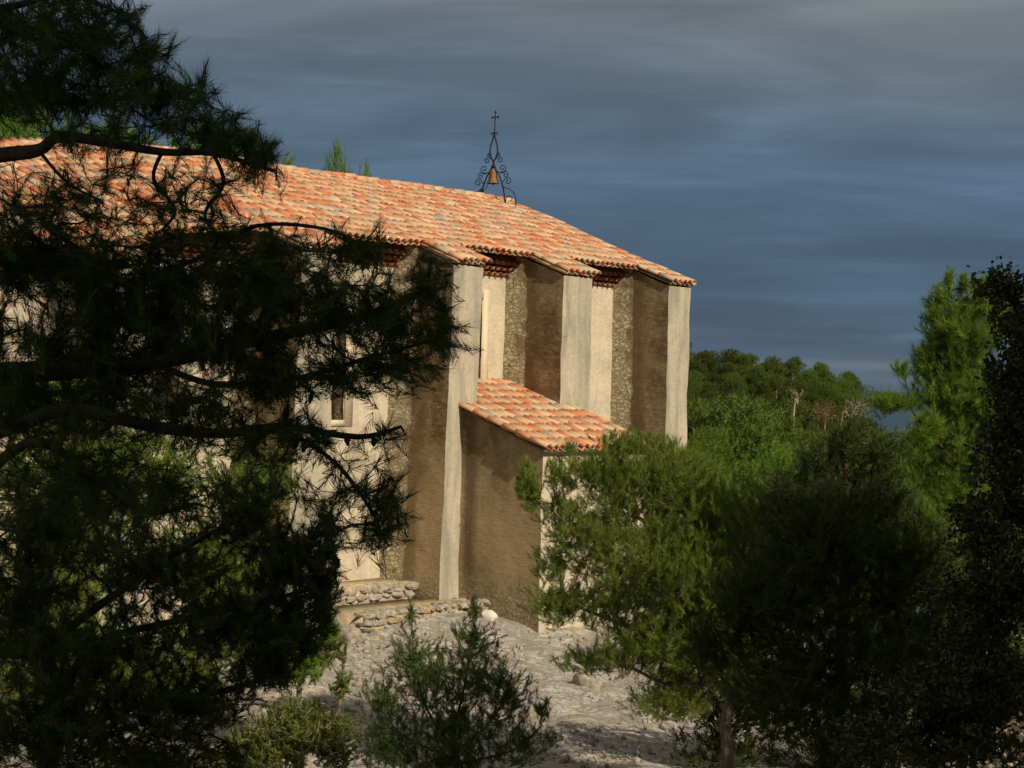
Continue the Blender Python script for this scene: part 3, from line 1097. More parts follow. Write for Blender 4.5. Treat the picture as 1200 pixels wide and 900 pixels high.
ledge("stone_step", "rough low stone ledge at the foot of the tall near buttress", 24.3, 28.3, -0.6, 0.75, -4.30, 3)
ledge("stone_step", "upper stone step in the corner between wall and near buttress", 24.6, 27.0, -1.6, -0.62, -3.98, 5)

for nm, lab, pxx, pyy, r, m_, sd in (("stone", "white rounded stone lying at the foot of the annex wall", 572, 722, 0.14, M_ROCKW, 5),
                                 ("stone", "small reddish stone beside the white stone", 553, 716, 0.11, M_ROCKR, 9),
                                 ("stone", "grey angular block at the corner of the near buttress foot", 536, 706, 0.17, M_ROCK, 12),
                                 ("stone", "flat pale rock on the open ground below the annex", 690, 800, 0.22, M_ROCK, 14),
                                 ("stone", "half sunk grey rock on the ground left of the shrub", 408, 745, 0.25, M_ROCK, 15)):
    # walk the viewing ray down to the ground
    D = 20.0
    while D < 40:
        P = px(pxx, pyy, D)
        if P[2] < gz(P[0], P[1]) + r * 0.4:
            break
        D += 0.05
    mb = MB()
    P = P - np.array([0, 0, 0])
    rock(mb, np.zeros(3), r, sd)
    o_ = mb.build(nm, m_, None, True)
    o_.location = tuple(P)
    tag(o_, lab, "stone")

# loose gravel and chips
V, Fa, off = [], [], 0
for k in range(11000):
    cc = rng.uniform(0.2, 12.5)
    uu = rng.uniform(17, 36)
    p = W(uu, cc, 0)
    if AU0 - .1 < uu < AU1 + .1 and cc < AD + .1:
        continue
    if fnoise((p[0] * 0.5, p[1] * 0.5, 0), 1, 2) < rng.uniform(-0.4, 0.25):
        continue
    r = 0.012 + 0.05 * rng.random() ** 4
    z = gz(p[0], p[1]) + 0.045 * mn.fractal(Vector((p[0] * 1.1, p[1] * 1.1, 0.0)), 0.9, 2.1, 4)
    s = rng.uniform(0.6, 1.5, 3) * r
    V.append(ICO1[0] * s + rng.normal(0, 0.15 * r, ICO1[0].shape) + np.array([p[0], p[1], z + 0.2 * r]))
    Fa.append(ICO1[1] + off)
    off += len(ICO1[0])
o_ = new_mesh_obj("gravel", np.concatenate(V), np.concatenate(Fa), [M_ROCK])
tag(o_, "loose limestone chips scattered over the ground", "gravel", kind="stuff")


# ------------------------------------------------------------------ vegetation
def grow(root_pts, root_r, targets, r, seg=0.3, tip_r=0.004, powr=0.42, up=0.15, outward=0.25, crook=0.12):
    """attach every target to the nearest part of the skeleton with a slightly crooked twig.
    returns node positions, parents, radii and per-target (position, direction)"""
    n0 = len(root_pts)
    cap = n0 + len(targets) * 14 + 50
    pos = np.zeros((cap, 3))
    par = np.full(cap, -1)
    cnt = 0
    fixed = np.zeros(cap)
    for poly, rad in zip(root_pts, root_r):
        poly = [np.asarray(p, float) for p in poly]
        cap_needed = len(poly)
        if cnt + cap_needed > cap - 10:
            pos = np.vstack([pos, np.zeros((2000, 3))])
            par = np.concatenate([par, np.full(2000, -1)])
            fixed = np.concatenate([fixed, np.zeros(2000)])
            cap += 2000
        if cnt:
            d = np.linalg.norm(pos[:cnt] - poly[0], axis=1)
            prev = int(d.argmin())
        else:
            prev = -1
        for i, p in enumerate(poly):
            if i == 0 and prev >= 0 and np.linalg.norm(pos[prev] - p) < 0.02:
                continue
            pos[cnt] = p
            par[cnt] = prev
            fixed[cnt] = rad[0] + (rad[1] - rad[0]) * i / max(1, len(poly) - 1)
            prev = cnt
            cnt += 1
    order = np.argsort([np.linalg.norm(pos[:cnt] - t, axis=1).min() for t in targets])
    tips, dirs = [], []
    for oi in order:
        t = targets[oi]
        dv = pos[:cnt] - t
        d = np.sqrt((dv ** 2).sum(1)) + 0.35 * np.maximum(0, dv[:, 2])
        a = int(d.argmin())
        v = t - pos[a]
        ln = np.linalg.norm(v)
        if ln < 1e-3:
            continue
        ns = max(1, min(12, int(math.ceil(ln / seg))))
        bow = r.normal(0, 1, 3)
        bow -= v * (bow @ v) / ln ** 2
        bow = bow / (np.linalg.norm(bow) + 1e-9) * crook * ln - np.array([0, 0, up * ln * 0.35])
        prev = a
        last = pos[a]
        if cnt + ns >= len(pos):
            pos = np.vstack([pos, np.zeros((4000, 3))])
            par = np.concatenate([par, np.full(4000, -1)])
            fixed = np.concatenate([fixed, np.zeros(4000)])
        for k in range(1, ns + 1):
            s = k / ns
            p = pos[a] + v * s + bow * 4 * s * (1 - s) * 0.6 + r.normal(0, 0.02 * ln / ns, 3) * (k < ns)
            pos[cnt] = p
            par[cnt] = prev
            prev = cnt
            last2, last = last, p
            cnt += 1
        dr = last - last2
        tips.append(t)
        dirs.append(dr / (np.linalg.norm(dr) + 1e-9))
    pos, par, fixed = pos[:cnt], par[:cnt], fixed[:cnt]
    load = np.zeros(cnt)
    child = np.zeros(cnt, int)
    for i in range(cnt):
        if par[i] >= 0:
            child[par[i]] += 1
    load[child == 0] = 1
    for i in range(cnt - 1, -1, -1):
        if par[i] >= 0:
            load[par[i]] += load[i]
    rad = np.maximum(tip_r * load ** powr, fixed)
    return pos, par, rad, np.array(tips), np.array(dirs)


def skeleton_mesh(pos, par, rad, k=5, minr=0.0):
    n = len(pos)
    d = np.zeros((n, 3))
    ok = par >= 0
    d[ok] = pos[ok] - pos[par[ok]]
    ln = np.linalg.norm(d, axis=1)
    d[ln > 0] /= ln[ln > 0][:, None]
    main = np.full(n, -1)
    for i in range(n):
        p = par[i]
        if p >= 0 and (main[p] < 0 or rad[i] > rad[main[p]]):
            main[p] = i
    od = d.copy()
    m = main >= 0
    od[m] += d[main[m]]
    od /= np.linalg.norm(od, axis=1)[:, None] + 1e-9
    ids = np.where(ok & (ln > 1e-5) & (rad >= minr))[0]
    p = par[ids]
    ism = main[p] == ids
    dA = np.where(ism[:, None] & (par[p] >= 0)[:, None], od[p], d[ids])
    rA = np.where(ism, rad[p], np.minimum(rad[ids] * 1.25, rad[p]))
    dB = od[ids]
    rB = rad[ids]
    ref = np.array([0.33, 0.48, 0.81])

    def ring(c, dd, rr):
        a = np.cross(dd, ref)
        a /= np.linalg.norm(a, axis=1)[:, None] + 1e-9
        b = np.cross(dd, a)
        th = np.arange(k) * 2 * pi / k
        return c[:, None, :] + rr[:, None, None] * (a[:, None, :] * np.cos(th)[None, :, None] + b[:, None, :] * np.sin(th)[None, :, None])

    V = np.concatenate([ring(pos[p], dA, rA), ring(pos[ids], dB, rB)], axis=1)
    base = (np.arange(len(ids)) * 2 * k)[:, None]
    j = np.arange(k)
    quads = np.stack([j, (j + 1) % k, (j + 1) % k + k, j + k], -1)
    Fc = (base[:, :, None] + quads[None]).reshape(-1, 4)
    return V.reshape(-1, 3), Fc


def unit(a):
    return a / (np.linalg.norm(a, axis=-1, keepdims=True) + 1e-9)


def needles(tips, dirs, r, count, length, width, spread=(0.35, 0.95), back=0.12, upb=0.25, tone_n=0.25):
    """tufts of needles: one thin triangle per needle"""
    n = len(tips)
    T = np.repeat(tips, count, 0)
    Dd = unit(dirs + np.array([0, 0, upb]) + r.normal(0, 0.18, dirs.shape))
    D = np.repeat(Dd, count, 0)
    rn = unit(r.normal(0, 1, T.shape))
    perp = unit(rn - D * (rn * D).sum(1)[:, None])
    s = r.random(len(T))
    th = spread[0] + (spread[1] - spread[0]) * (1 - s * 0.8) * r.uniform(0.7, 1.2, len(T))
    nd = D * np.cos(th)[:, None] + perp * np.sin(th)[:, None]
    base = T - D * (back * (1 - s))[:, None]
    ln = length * r.uniform(0.7, 1.15, len(T))
    side = unit(np.cross(nd, r.normal(0, 1, T.shape))) * (width * 0.5)
    V = np.stack([base - side, base + side, base + nd * ln[:, None]], 1).reshape(-1, 3)
    Fc = np.arange(len(T) * 3).reshape(-1, 3)
    tt = np.repeat(r.random(n), count) * (1 - tone_n) + r.random(len(T)) * tone_n
    return V, Fc, tt


def leaves(tips, dirs, r, count, length, width, back=0.2):
    n = len(tips)
    T = np.repeat(tips, count, 0)
    D = np.repeat(dirs, count, 0)
    base = T - D * (back * r.random(len(T)))[:, None] + r.normal(0, 0.012, T.shape)
    nd = unit(r.normal(0, 0.8, T.shape) + D * 0.6 + np.array([0, 0, 0.25]))
    ln = length * r.uniform(0.6, 1.2, len(T))
    side = unit(np.cross(nd, r.normal(0, 1, T.shape))) * (width * 0.5)
    mid = base + nd * (ln * 0.5)[:, None]
    V = np.stack([base, mid - side, base + nd * ln[:, None], mid + side], 1).reshape(-1, 3)
    Fc = np.arange(len(T) * 4).reshape(-1, 4)
    tt = np.repeat(r.random(n), count) * 0.6 + r.random(len(T)) * 0.4
    return V, Fc, tt


def blob(c, rad, n, r, shell=0.45):
    """points in an ellipsoid, denser toward its surface"""
    v = unit(r.normal(0, 1, (n, 3)))
    rr = r.random(n) ** shell
    return np.asarray(c) + v * np.asarray(rad) * rr[:, None]


def plant(name, label, cat, base, limbs, radii, targets, seed, fol=None, nmat=M_PINE, bmat=M_BARK, group=None,
          kind="needle", seg=0.3, tip_r=0.004, powr=0.42, k=5, crook=0.12, part="crown", minr=0.0, up=0.15):
    r = np.random.default_rng(seed)
    root = empty(name, base, label, cat, group)
    pos, par, rad, tips, dirs = grow(limbs, radii, targets, r, seg, tip_r, powr, crook=crook, up=up)
    V, Fc = skeleton_mesh(pos, par, rad, k, minr)
    rebase(new_mesh_obj("trunk", V, Fc, bmat, None, True), root)
    if fol:
        fn = needles if kind == "needle" else leaves
        V, Fc, tt = fn(tips, dirs, r, **fol)
        rebase(new_mesh_obj(part, V, Fc, nmat, None, False, None, {"tone": tt}), root)
    return root, tips, dirs


def pxs(pts, n=5):
    return smooth_path([px(*p) for p in pts], n)


def pblob(x, y, rx, ry, D, rD, n, r, shell=0.62):
    c = px(x, y, D)
    v = unit(r.normal(0, 1, (n, 3)))
    rr = (r.random(n) ** shell)[:, None]
    v = v * rr * (1 + 0.18 * r.normal(0, 1, (n, 1)) * (r.random((n, 1)) < 0.25))
    s = D / FPX
    return c + v[:, :1] * rx * s * RC[:, 0] + v[:, 1:2] * rD * RC[:, 1] + v[:, 2:3] * ry * s * RC[:, 2]


def cones(root, pts, seed):
    """hanging closed cones: one master mesh, one child object each"""
    mb = MB()
    prof = [(0.0, 0.006), (-0.008, 0.012), (-0.022, 0.018), (-0.04, 0.019), (-0.058, 0.015), (-0.075, 0.009), (-0.085, 0.002)]
    V, k = [], 12
    for i, (z, rr) in enumerate(prof):
        for j in range(k):
            q = rr * (1.0 + (0.16 if (i + j) % 2 else -0.05))
            V.append((q * cos(2 * pi * j / k), q * sin(2 * pi * j / k), z))
    Fc = [[i * k + j, i * k + (j + 1) % k, (i + 1) * k + (j + 1) % k, (i + 1) * k + j] for i in range(len(prof) - 1) for j in range(k)]
    mb.add(V, Fc)
    first = None
    q = random.Random(seed)
    for p in pts:
        if first is None:
            o = mb.build("pine_cone", M_CONE, root)
            first = o
        else:
            o = first.copy()
            C.objects.link(o)
            o.parent = root
        o.location = Vector(tuple(p)) - root.location
        s = q.uniform(0.5, 0.7)
        o.scale = (s, s, s)
        o.rotation_euler = (q.uniform(-0.35, 0.35), q.uniform(-0.35, 0.35), q.uniform(0, 6))


# ---- the big dark pine reaching in from the left, 7 m away
r = np.random.default_rng(101)
D0 = 7.6
trunk = [px(-520, 2600, 7.8), px(-430, 1500, 7.7), px(-360, 900, 7.7), px(-330, 450, 7.8), px(-280, 100, 7.8), px(-250, -300, 7.9)]
trunk[0][2] = gz(trunk[0][0], trunk[0][1]) - 0.15
limbs = [smooth_path(trunk, 6),
         pxs([(-330, 420, 7.8), (-150, 440, 7.7), (0, 438, 7.6), (90, 432, 7.5), (180, 425, 7.4), (300, 398, 7.3), (420, 372, 7.3), (500, 340, 7.2)]),
         pxs([(90, 432, 7.5), (130, 395, 7.6), (150, 340, 7.7), (90, 290, 7.8), (50, 265, 7.9)]),
         pxs([(-310, 560, 7.8), (-120, 530, 7.5), (0, 505, 7.3), (80, 480, 7.2), (180, 500, 7.2), (260, 508, 7.1), (330, 500, 7.2), (420, 512, 7.1), (470, 500, 7.1)]),
         pxs([(-300, 260, 7.8), (-120, 200, 7.6), (0, 182, 7.5), (45, 176, 7.4), (70, 160, 7.4), (120, 166, 7.3), (190, 178, 7.3), (250, 180, 7.3), (320, 200, 7.2)]),
         pxs([(-300, 200, 7.9), (-120, 130, 7.9), (0, 116, 7.9), (90, 120, 7.8), (180, 112, 7.7), (240, 120, 7.6)]),
         pxs([(-270, 60, 7.8), (-100, 20, 7.8), (0, 10, 7.8), (80, -5, 7.7), (150, 20, 7.6)]),
         pxs([(-320, 380, 7.8), (-80, 330, 7.9), (30, 300, 7.9), (80, 300, 7.9), (140, 330, 7.8), (240, 300, 7.7), (300, 265, 7.5), (380, 268, 7.4), (430, 290, 7.4)]),
         pxs([(45, 176, 7.4), (80, 215, 7.4), (120, 235, 7.4)]),
         pxs([(250, 180, 7.3), (262, 215, 7.3), (240, 250, 7.3), (255, 275, 7.3)]),
         pxs([(190, 178, 7.3), (180, 210, 7.4), (205, 245, 7.4), (190, 270, 7.4)]),
         pxs([(330, 500, 7.2), (390, 540, 7.1), (430, 590, 7.1), (455, 640, 7.1)]),
         pxs([(180, 425, 7.4), (250, 450, 7.3), (340, 445, 7.2), (430, 420, 7.2), (520, 395, 7.1)]),
         pxs([(-320, 640, 7.7), (-100, 620, 7.3), (30, 520, 7.1), (110, 560, 7.0), (170, 600, 6.9), (230, 590, 6.9)]),
         ]
rad_ = [(0.17, 0.12), (0.055, 0.010), (0.02, 0.006), (0.040, 0.007), (0.040, 0.007), (0.030, 0.006), (0.03, 0.006), (0.020, 0.005), (0.008, 0.003), (0.005, 0.002), (0.005, 0.002), (0.008, 0.003), (0.012, 0.005), (0.03, 0.006)]
rad_[1] = (0.062, 0.011)
tg = []
for a in [(20, 300, 60, 40, 7.7, .5, 60), (90, 330, 80, 40, 7.7, .5, 60), (140, 300, 60, 30, 7.6, .4, 30), (0, 370, 40, 30, 7.7, .4, 12), (170, 235, 130, 40, 7.4, .5, 46), (250, 262, 60, 26, 7.4, .3, 20), (90, 225, 70, 40, 7.6, .4, 34), (200, 285, 90, 24, 7.5, .4, 24), (255, 235, 40, 40, 7.3, .3, 16), (30, 270, 60, 30, 7.7, .4, 40), (455, 580, 30, 60, 7.1, .25, 26), (430, 620, 30, 40, 7.0, .25, 20), (20, 30, 110, 60, 7.8, .7, 150), (110, 40, 70, 60, 7.7, .6, 90), (170, 60, 40, 40, 7.6, .4, 42), (60, 100, 130, 60, 7.7, .7, 150),
          (190, 110, 80, 45, 7.5, .5, 85), (245, 150, 62, 34, 7.4, .4, 62), (310, 185, 30, 20, 7.3, .25, 24), (285, 165, 36, 24, 7.3, .3, 26), (130, 160, 80, 30, 7.4, .5, 34),
          (150, 250, 100, 60, 7.5, .5, 26), (60, 260, 70, 60, 7.8, .5, 42), (20, 230, 60, 60, 7.9, .5, 44), (20, 330, 80, 50, 7.8, .5, 34),
          (200, 330, 90, 44, 7.6, .5, 120), (300, 330, 80, 48, 7.4, .5, 120), (150, 370, 110, 45, 7.6, .5, 120), (250, 390, 90, 45, 7.4, .5, 110),
          (380, 350, 80, 55, 7.3, .5, 130), (450, 370, 60, 60, 7.2, .4, 95), (505, 330, 30, 36, 7.2, .25, 36), (520, 385, 26, 34, 7.1, .25, 30),
          (420, 290, 60, 22, 7.3, .3, 36), (330, 285, 40, 18, 7.4, .3, 18), (470, 430, 55, 26, 7.1, .3, 44), (400, 440, 60, 30, 7.2, .3, 40), (320, 430, 70, 40, 7.2, .4, 60),
          (100, 480, 120, 50, 7.4, .5, 100), (230, 480, 90, 40, 7.2, .4, 70), (300, 510, 60, 36, 7.1, .3, 50), (370, 510, 45, 26, 7.1, .3, 20),
          (450, 500, 30, 20, 7.1, .25, 9), (100, 560, 120, 60, 7.0, .4, 150), (60, 400, 90, 40, 7.6, .5, 70), (20, 470, 60, 40, 7.5, .4, 70), (140, 430, 80, 40, 7.5, .4, 80), (40, 300, 60, 40, 7.8, .4, 50), (200, 570, 70, 40, 6.9, .4, 50), (420, 560, 60, 45, 7.1, .4, 24), (455, 600, 24, 34, 7.1, .2, 10),
          (380, 600, 40, 50, 7.1, .3, 22), (350, 480, 30, 30, 7.2, .3, 12)]:
    mul = 1.75 if (a[0] < 330 and 300 < a[1] < 500) or (a[0] < 120 and a[1] < 120) else (1.0 if a[1] > 540 or 200 < a[1] < 280 else 1.15)
    tg.append(pblob(*a[:6], int(a[6] * mul), r))
tg = np.concatenate(tg)
base = trunk[0]
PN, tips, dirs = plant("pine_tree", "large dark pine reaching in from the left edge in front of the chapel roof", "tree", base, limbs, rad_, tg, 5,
                       dict(count=52, length=0.085, width=0.0024, spread=(0.18, 0.60), back=0.17, upb=0.30), M_PINE_SHADE, M_BARKD, seg=0.085, tip_r=0.0019, powr=0.40, k=6, crook=0.20)
cp = [px(x, y, D) for x, y, D in ((411, 492, 7.1), (425, 495, 7.1), (196, 618, 6.9), (352, 520, 7.1), (362, 520, 7.1), (240, 396, 7.3), (226, 412, 7.3), (5, 318, 7.6), (183, 100, 7.5),
                                  (172, 120, 7.5), (398, 445, 7.2), (372, 462, 7.2), (150, 300, 7.6), (28, 545, 7.2), (0, 378, 7.5), (300, 380, 7.3), (410, 660, 7.1), (340, 470, 7.2), (132, 352, 7.6))]
cones(PN, [tips[np.linalg.norm(tips - q_, axis=1).argmin()] for q_ in cp], 4)


# ---- pines and shrubs of the middle distance: each unique, built at its own place
def ground_at(x, D):
    p = px(x, 450, D)
    return np.array([p[0], p[1], gz(p[0], p[1])])


def px_pine(label, tx, D, blobs, limbpx, seed, mat, bark, count=15, length=0.10, width=0.009, group=None, tip_r=0.006, seg=0.3, name="pine_tree", r0=0.14,
            spread=(0.2, 0.6), back=0.14, upb=0.45, cat="tree", powr=0.40, crook=0.14, dens=2.4, lr=0.40, minr=0.0):
    r_ = np.random.default_rng(seed)
    b = ground_at(tx, D) - np.array([0, 0, 0.15])
    L_ = [smooth_path([b] + [px(*p) for p in limbpx[0]], 4)] + [pxs(p, 4) for p in limbpx[1:]]
    R_ = [(r0, r0 * 0.12)] + [(r0 * 0.45, r0 * 0.12)] * (len(limbpx) - 1)
    t_ = np.concatenate([pblob(*a[:6], int(a[6] * dens), r_) for a in blobs])
    t_ = t_[t_[:, 2] > height(t_[:, 0], t_[:, 1]) + 0.1]
    R_[1:] = [(r0 * lr, r0 * 0.12)] * (len(limbpx) - 1)
    return plant(name, label, cat, b, L_, R_, t_, seed, dict(count=count, length=length, width=width, spread=spread, back=back, upb=upb), mat, bark,
                 group, seg=seg, tip_r=tip_r, powr=powr, crook=crook, minr=minr)


# right-centre sunlit pine in front of the annex
px_pine("broad green pine with pale twigs in front of the tiled annex", 850, 22.5,
        [(622, 575, 16, 34, 23.5, .3, 22), (745, 515, 50, 14, 23.4, .6, 60), (800, 535, 40, 20, 23.2, .6, 50), (668, 520, 12, 12, 23.6, .3, 6), (648, 548, 16, 20, 23.6, .3, 14), (700, 550, 52, 26, 23.5, .8, 120), (655, 590, 26, 44, 23.5, .5, 46), (617, 560, 16, 26, 23.5, .3, 34), (760, 560, 75, 48, 23.2, 1.0, 330), (830, 600, 80, 60, 22.8, 1.0, 340), (700, 620, 66, 50, 23, .9, 230),
         (780, 660, 100, 60, 22.3, 1.0, 430), (650, 660, 38, 22, 23, .5, 46), (655, 705, 45, 30, 22.6, .6, 90), (720, 700, 60, 40, 22.4, .8, 150), (850, 700, 90, 60, 22, 1.0, 330), (800, 740, 80, 40, 22, .9, 260), (870, 760, 60, 50, 22, .8, 160), (760, 760, 70, 34, 22, .8, 150), (690, 770, 50, 16, 22.3, .5, 36),
         (780, 820, 60, 24, 22, .6, 60), (910, 640, 60, 80, 22.5, 1.0, 260)],
        [[(852, 900, 22.5), (850, 850, 22.5), (860, 790, 22.5), (840, 720, 22.5), (800, 640, 22.8), (775, 570, 23.0)],
         [(860, 790, 22.5), (880, 740, 22.4), (890, 680, 22.4), (900, 610, 22.5)], [(840, 720, 22.5), (760, 690, 22.5), (690, 640, 22.8), (650, 600, 23.2)],
         [(850, 760, 22.5), (770, 745, 22.2), (700, 720, 22.3), (650, 700, 22.5)], [(800, 640, 22.8), (740, 600, 23.0), (690, 550, 23.3)],
         [(852, 800, 22.5), (780, 800, 22.2), (720, 770, 22.2)]],
        31, M_PINE, M_BARKG, count=34, length=0.080, width=0.0052, tip_r=0.0024, r0=0.10, minr=0.0030, spread=(0.2, 0.8), back=0.14, upb=0.9, dens=4.0)

# dark pine between it and the right edge
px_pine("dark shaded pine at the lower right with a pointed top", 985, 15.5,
        [(875, 700, 44, 60, 15.8, .5, 170), (830, 750, 34, 36, 15.6, .4, 60), (990, 515, 26, 24, 16.5, .4, 50), (960, 535, 34, 22, 16.5, .4, 60), (1035, 525, 30, 20, 16.4, .4, 50), (915, 575, 26, 24, 16.5, .4, 40), (950, 580, 50, 36, 16.5, .6, 150), (1030, 575, 50, 40, 16.5, .6, 170), (970, 620, 90, 60, 16, .9, 420), (1060, 660, 70, 70, 16, .8, 330), (930, 700, 80, 70, 15.8, .9, 400),  # first two clumps stand in for shade on the green pine's lower right
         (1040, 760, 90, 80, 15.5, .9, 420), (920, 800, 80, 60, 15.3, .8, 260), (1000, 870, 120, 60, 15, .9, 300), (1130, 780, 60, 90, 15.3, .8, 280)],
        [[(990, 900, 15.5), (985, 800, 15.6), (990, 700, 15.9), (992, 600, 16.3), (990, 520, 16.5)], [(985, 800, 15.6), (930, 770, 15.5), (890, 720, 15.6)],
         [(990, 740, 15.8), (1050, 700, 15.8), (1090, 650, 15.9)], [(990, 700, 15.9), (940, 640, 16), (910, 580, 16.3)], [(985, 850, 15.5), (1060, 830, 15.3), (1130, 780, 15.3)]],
        33, M_PINE_SHADE, M_BARK, count=34, length=0.085, width=0.0048, tip_r=0.0026, r0=0.10, seg=0.22, dens=2.6, spread=(0.2, 0.75), back=0.15, upb=0.8, minr=0.003)

px_pine("dark undergrowth bush behind the forked reddish trunk at lower right", 830, 25.0,
        [(800, 800, 44, 50, 25, .9, 150), (860, 810, 60, 60, 25, 1.0, 260), (940, 800, 70, 70, 25, 1.0, 260), (1010, 830, 70, 60, 24.5, 1.0, 200), (830, 760, 50, 40, 25, .9, 160), (850, 880, 70, 40, 25, .9, 150)],
        [[(840, 890, 25), (840, 830, 25)], [(840, 850, 25), (900, 800, 25)], [(840, 850, 25), (800, 800, 25)]],
        37, M_PINE_SHADE, M_BARKD, count=26, length=0.10, width=0.010, r0=0.05, tip_r=0.004, name="pine_bush", cat="bush", upb=0.8)  # shaded needle colour stands in for the gloom under the trees

# sunlit pine top at the right
px_pine("bright green pine rising above the horizon near the right edge", 1130, 20,
        [(1130, 390, 46, 34, 20, .6, 200), (1098, 372, 20, 34, 20, .3, 46), (1113, 325, 5, 14, 20, .1, 7), (1130, 328, 5, 12, 20, .1, 6), (1100, 345, 10, 14, 20, .15, 10), (1160, 355, 44, 34, 20.2, .5, 140), (1085, 415, 18, 26, 20, .3, 36), (1170, 330, 30, 12, 20.2, .3, 26), (1115, 450, 50, 50, 20, .6, 230), (1160, 480, 60, 60, 20, .7, 280),
         (1120, 540, 60, 60, 20, .7, 240), (1170, 600, 50, 60, 20, .7, 180), (1088, 500, 22, 22, 19.4, .3, 40), (1060, 468, 20, 10, 19, .3, 14), (1060, 430, 16, 10, 19, .2, 6), (1040, 470, 22, 12, 19, .25, 26)],
        [[(1140, 800, 20), (1145, 650, 20), (1135, 520, 20), (1128, 420, 20), (1113, 340, 20)], [(1140, 600, 20), (1165, 520, 20.2), (1170, 420, 20.3)],
         [(1138, 560, 20), (1090, 510, 19.5), (1060, 470, 19.2), (1040, 460, 19)]],
        35, M_PINE, M_BARKD, count=40, length=0.10, width=0.0050, tip_r=0.0028, r0=0.07, spread=(0.2, 0.8), back=0.15, dens=3.0, upb=0.8, lr=0.13, minr=0.004)

# holm oak at the right edge, in shade
r = np.random.default_rng(41)
ob = ground_at(1250, 8.2) - np.array([0, 0, 0.15])
tgo = np.concatenate([pblob(*a, r) for a in [(1175, 335, 26, 24, 8.2, .2, 46), (1195, 390, 34, 40, 8.2, .3, 100), (1185, 440, 40, 40, 8.2, .3, 120), (1210, 500, 60, 60, 8.3, .4, 200), (1170, 520, 36, 50, 8.2, .3, 90),
                                             (1190, 600, 55, 60, 8.2, .4, 140), (1150, 640, 40, 30, 8.1, .3, 60), (1180, 700, 70, 60, 8.1, .4, 220), (1120, 700, 50, 30, 8.0, .3, 60), (1160, 790, 90, 60, 8.0, .4, 260), (1080, 800, 60, 30, 7.9, .3, 60),
                                             (1130, 870, 110, 50, 7.9, .4, 240), (1020, 870, 60, 30, 7.8, .3, 50), (1152, 338, 10, 9, 8.2, .1, 8), (1130, 600, 20, 16, 8.1, .1, 12), (1290, 450, 70, 90, 8.4, .5, 160), (1310, 640, 80, 90, 8.4, .5, 160), (1290, 820, 80, 70, 8.3, .5, 120)]])
plant("oak_tree", "dark small-leaved oak in shade against the right edge", "tree", ob,
      [smooth_path([ob] + [px(*p) for p in ((1250, 1300, 8.2), (1240, 900, 8.2), (1235, 700, 8.2), (1225, 500, 8.2), (1200, 380, 8.2), (1178, 330, 8.2))], 4),
       pxs([(1238, 820, 8.2), (1160, 830, 8.0), (1080, 860, 7.9), (1010, 880, 7.8)], 4), pxs([(1235, 700, 8.2), (1180, 690, 8.1), (1120, 700, 8.0)], 4), pxs([(1230, 600, 8.2), (1180, 590, 8.1), (1140, 600, 8.1)], 4)],
      [(0.09, 0.012), (0.03, 0.008), (0.02, 0.006), (0.02, 0.006)], tgo, 43, dict(count=17, length=0.030, width=0.017, back=0.16), M_OAK, M_BARKD, kind="leaf", seg=0.10, tip_r=0.0018, powr=0.42, crook=0.18)

# centre foreground shrub-like young pine
px_pine("young dark pine at the bottom centre with upright feathery shoots", 530, 17.0,
        [(480, 770, 26, 46, 17, .3, 60), (455, 815, 40, 40, 17, .4, 80), (510, 790, 40, 46, 17, .4, 150), (565, 790, 40, 50, 17, .4, 150), (550, 745, 34, 24, 17, .3, 44), (600, 815, 34, 40, 17, .35, 80), (530, 850, 80, 46, 17, .5, 260),
         (450, 870, 44, 36, 17, .4, 90), (610, 870, 34, 30, 17, .4, 50), (483, 715, 6, 14, 17, .1, 8), (556, 712, 8, 16, 17, .1, 12), (636, 830, 10, 16, 17, .15, 14), (650, 860, 12, 12, 17, .15, 8), (520, 890, 110, 30, 17, .5, 160)],
        [[(535, 900, 17), (532, 860, 17), (545, 800, 17), (555, 730, 17)], [(533, 880, 17), (500, 830, 17), (485, 770, 17), (483, 715, 17)], [(533, 890, 17), (470, 860, 17), (440, 820, 17)],
         [(535, 880, 17), (580, 840, 17), (600, 790, 17)], [(535, 895, 17), (600, 880, 17), (635, 850, 17)]],
        51, M_PINEM, M_BARKD, count=34, length=0.055, width=0.0040, tip_r=0.0014, r0=0.03, seg=0.14, spread=(0.2, 0.7), back=0.12, upb=0.8, dens=2.4)

# lower-left pine masses (12 m) and sunlit bushes behind them
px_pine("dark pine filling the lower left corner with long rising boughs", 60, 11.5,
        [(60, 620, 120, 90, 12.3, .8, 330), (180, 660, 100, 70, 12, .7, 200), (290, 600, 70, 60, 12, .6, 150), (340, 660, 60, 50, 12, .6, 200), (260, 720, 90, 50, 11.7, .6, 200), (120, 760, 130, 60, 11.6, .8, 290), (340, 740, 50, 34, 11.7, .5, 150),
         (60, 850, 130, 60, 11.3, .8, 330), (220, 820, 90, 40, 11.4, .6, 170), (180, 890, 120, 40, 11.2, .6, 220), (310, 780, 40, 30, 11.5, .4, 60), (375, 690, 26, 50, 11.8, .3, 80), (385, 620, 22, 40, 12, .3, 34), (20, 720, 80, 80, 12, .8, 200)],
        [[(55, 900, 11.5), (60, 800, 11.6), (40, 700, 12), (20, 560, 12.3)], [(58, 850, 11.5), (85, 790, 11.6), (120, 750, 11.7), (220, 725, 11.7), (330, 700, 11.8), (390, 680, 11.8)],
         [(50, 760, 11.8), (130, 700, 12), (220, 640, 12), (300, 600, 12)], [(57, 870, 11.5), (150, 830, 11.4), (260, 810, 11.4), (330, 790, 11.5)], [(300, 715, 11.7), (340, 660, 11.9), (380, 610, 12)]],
        61, M_PINE_SHADE, M_BARKD, count=44, length=0.085, width=0.0038, tip_r=0.0022, r0=0.09, seg=0.16, spread=(0.2, 0.6), dens=1.9)

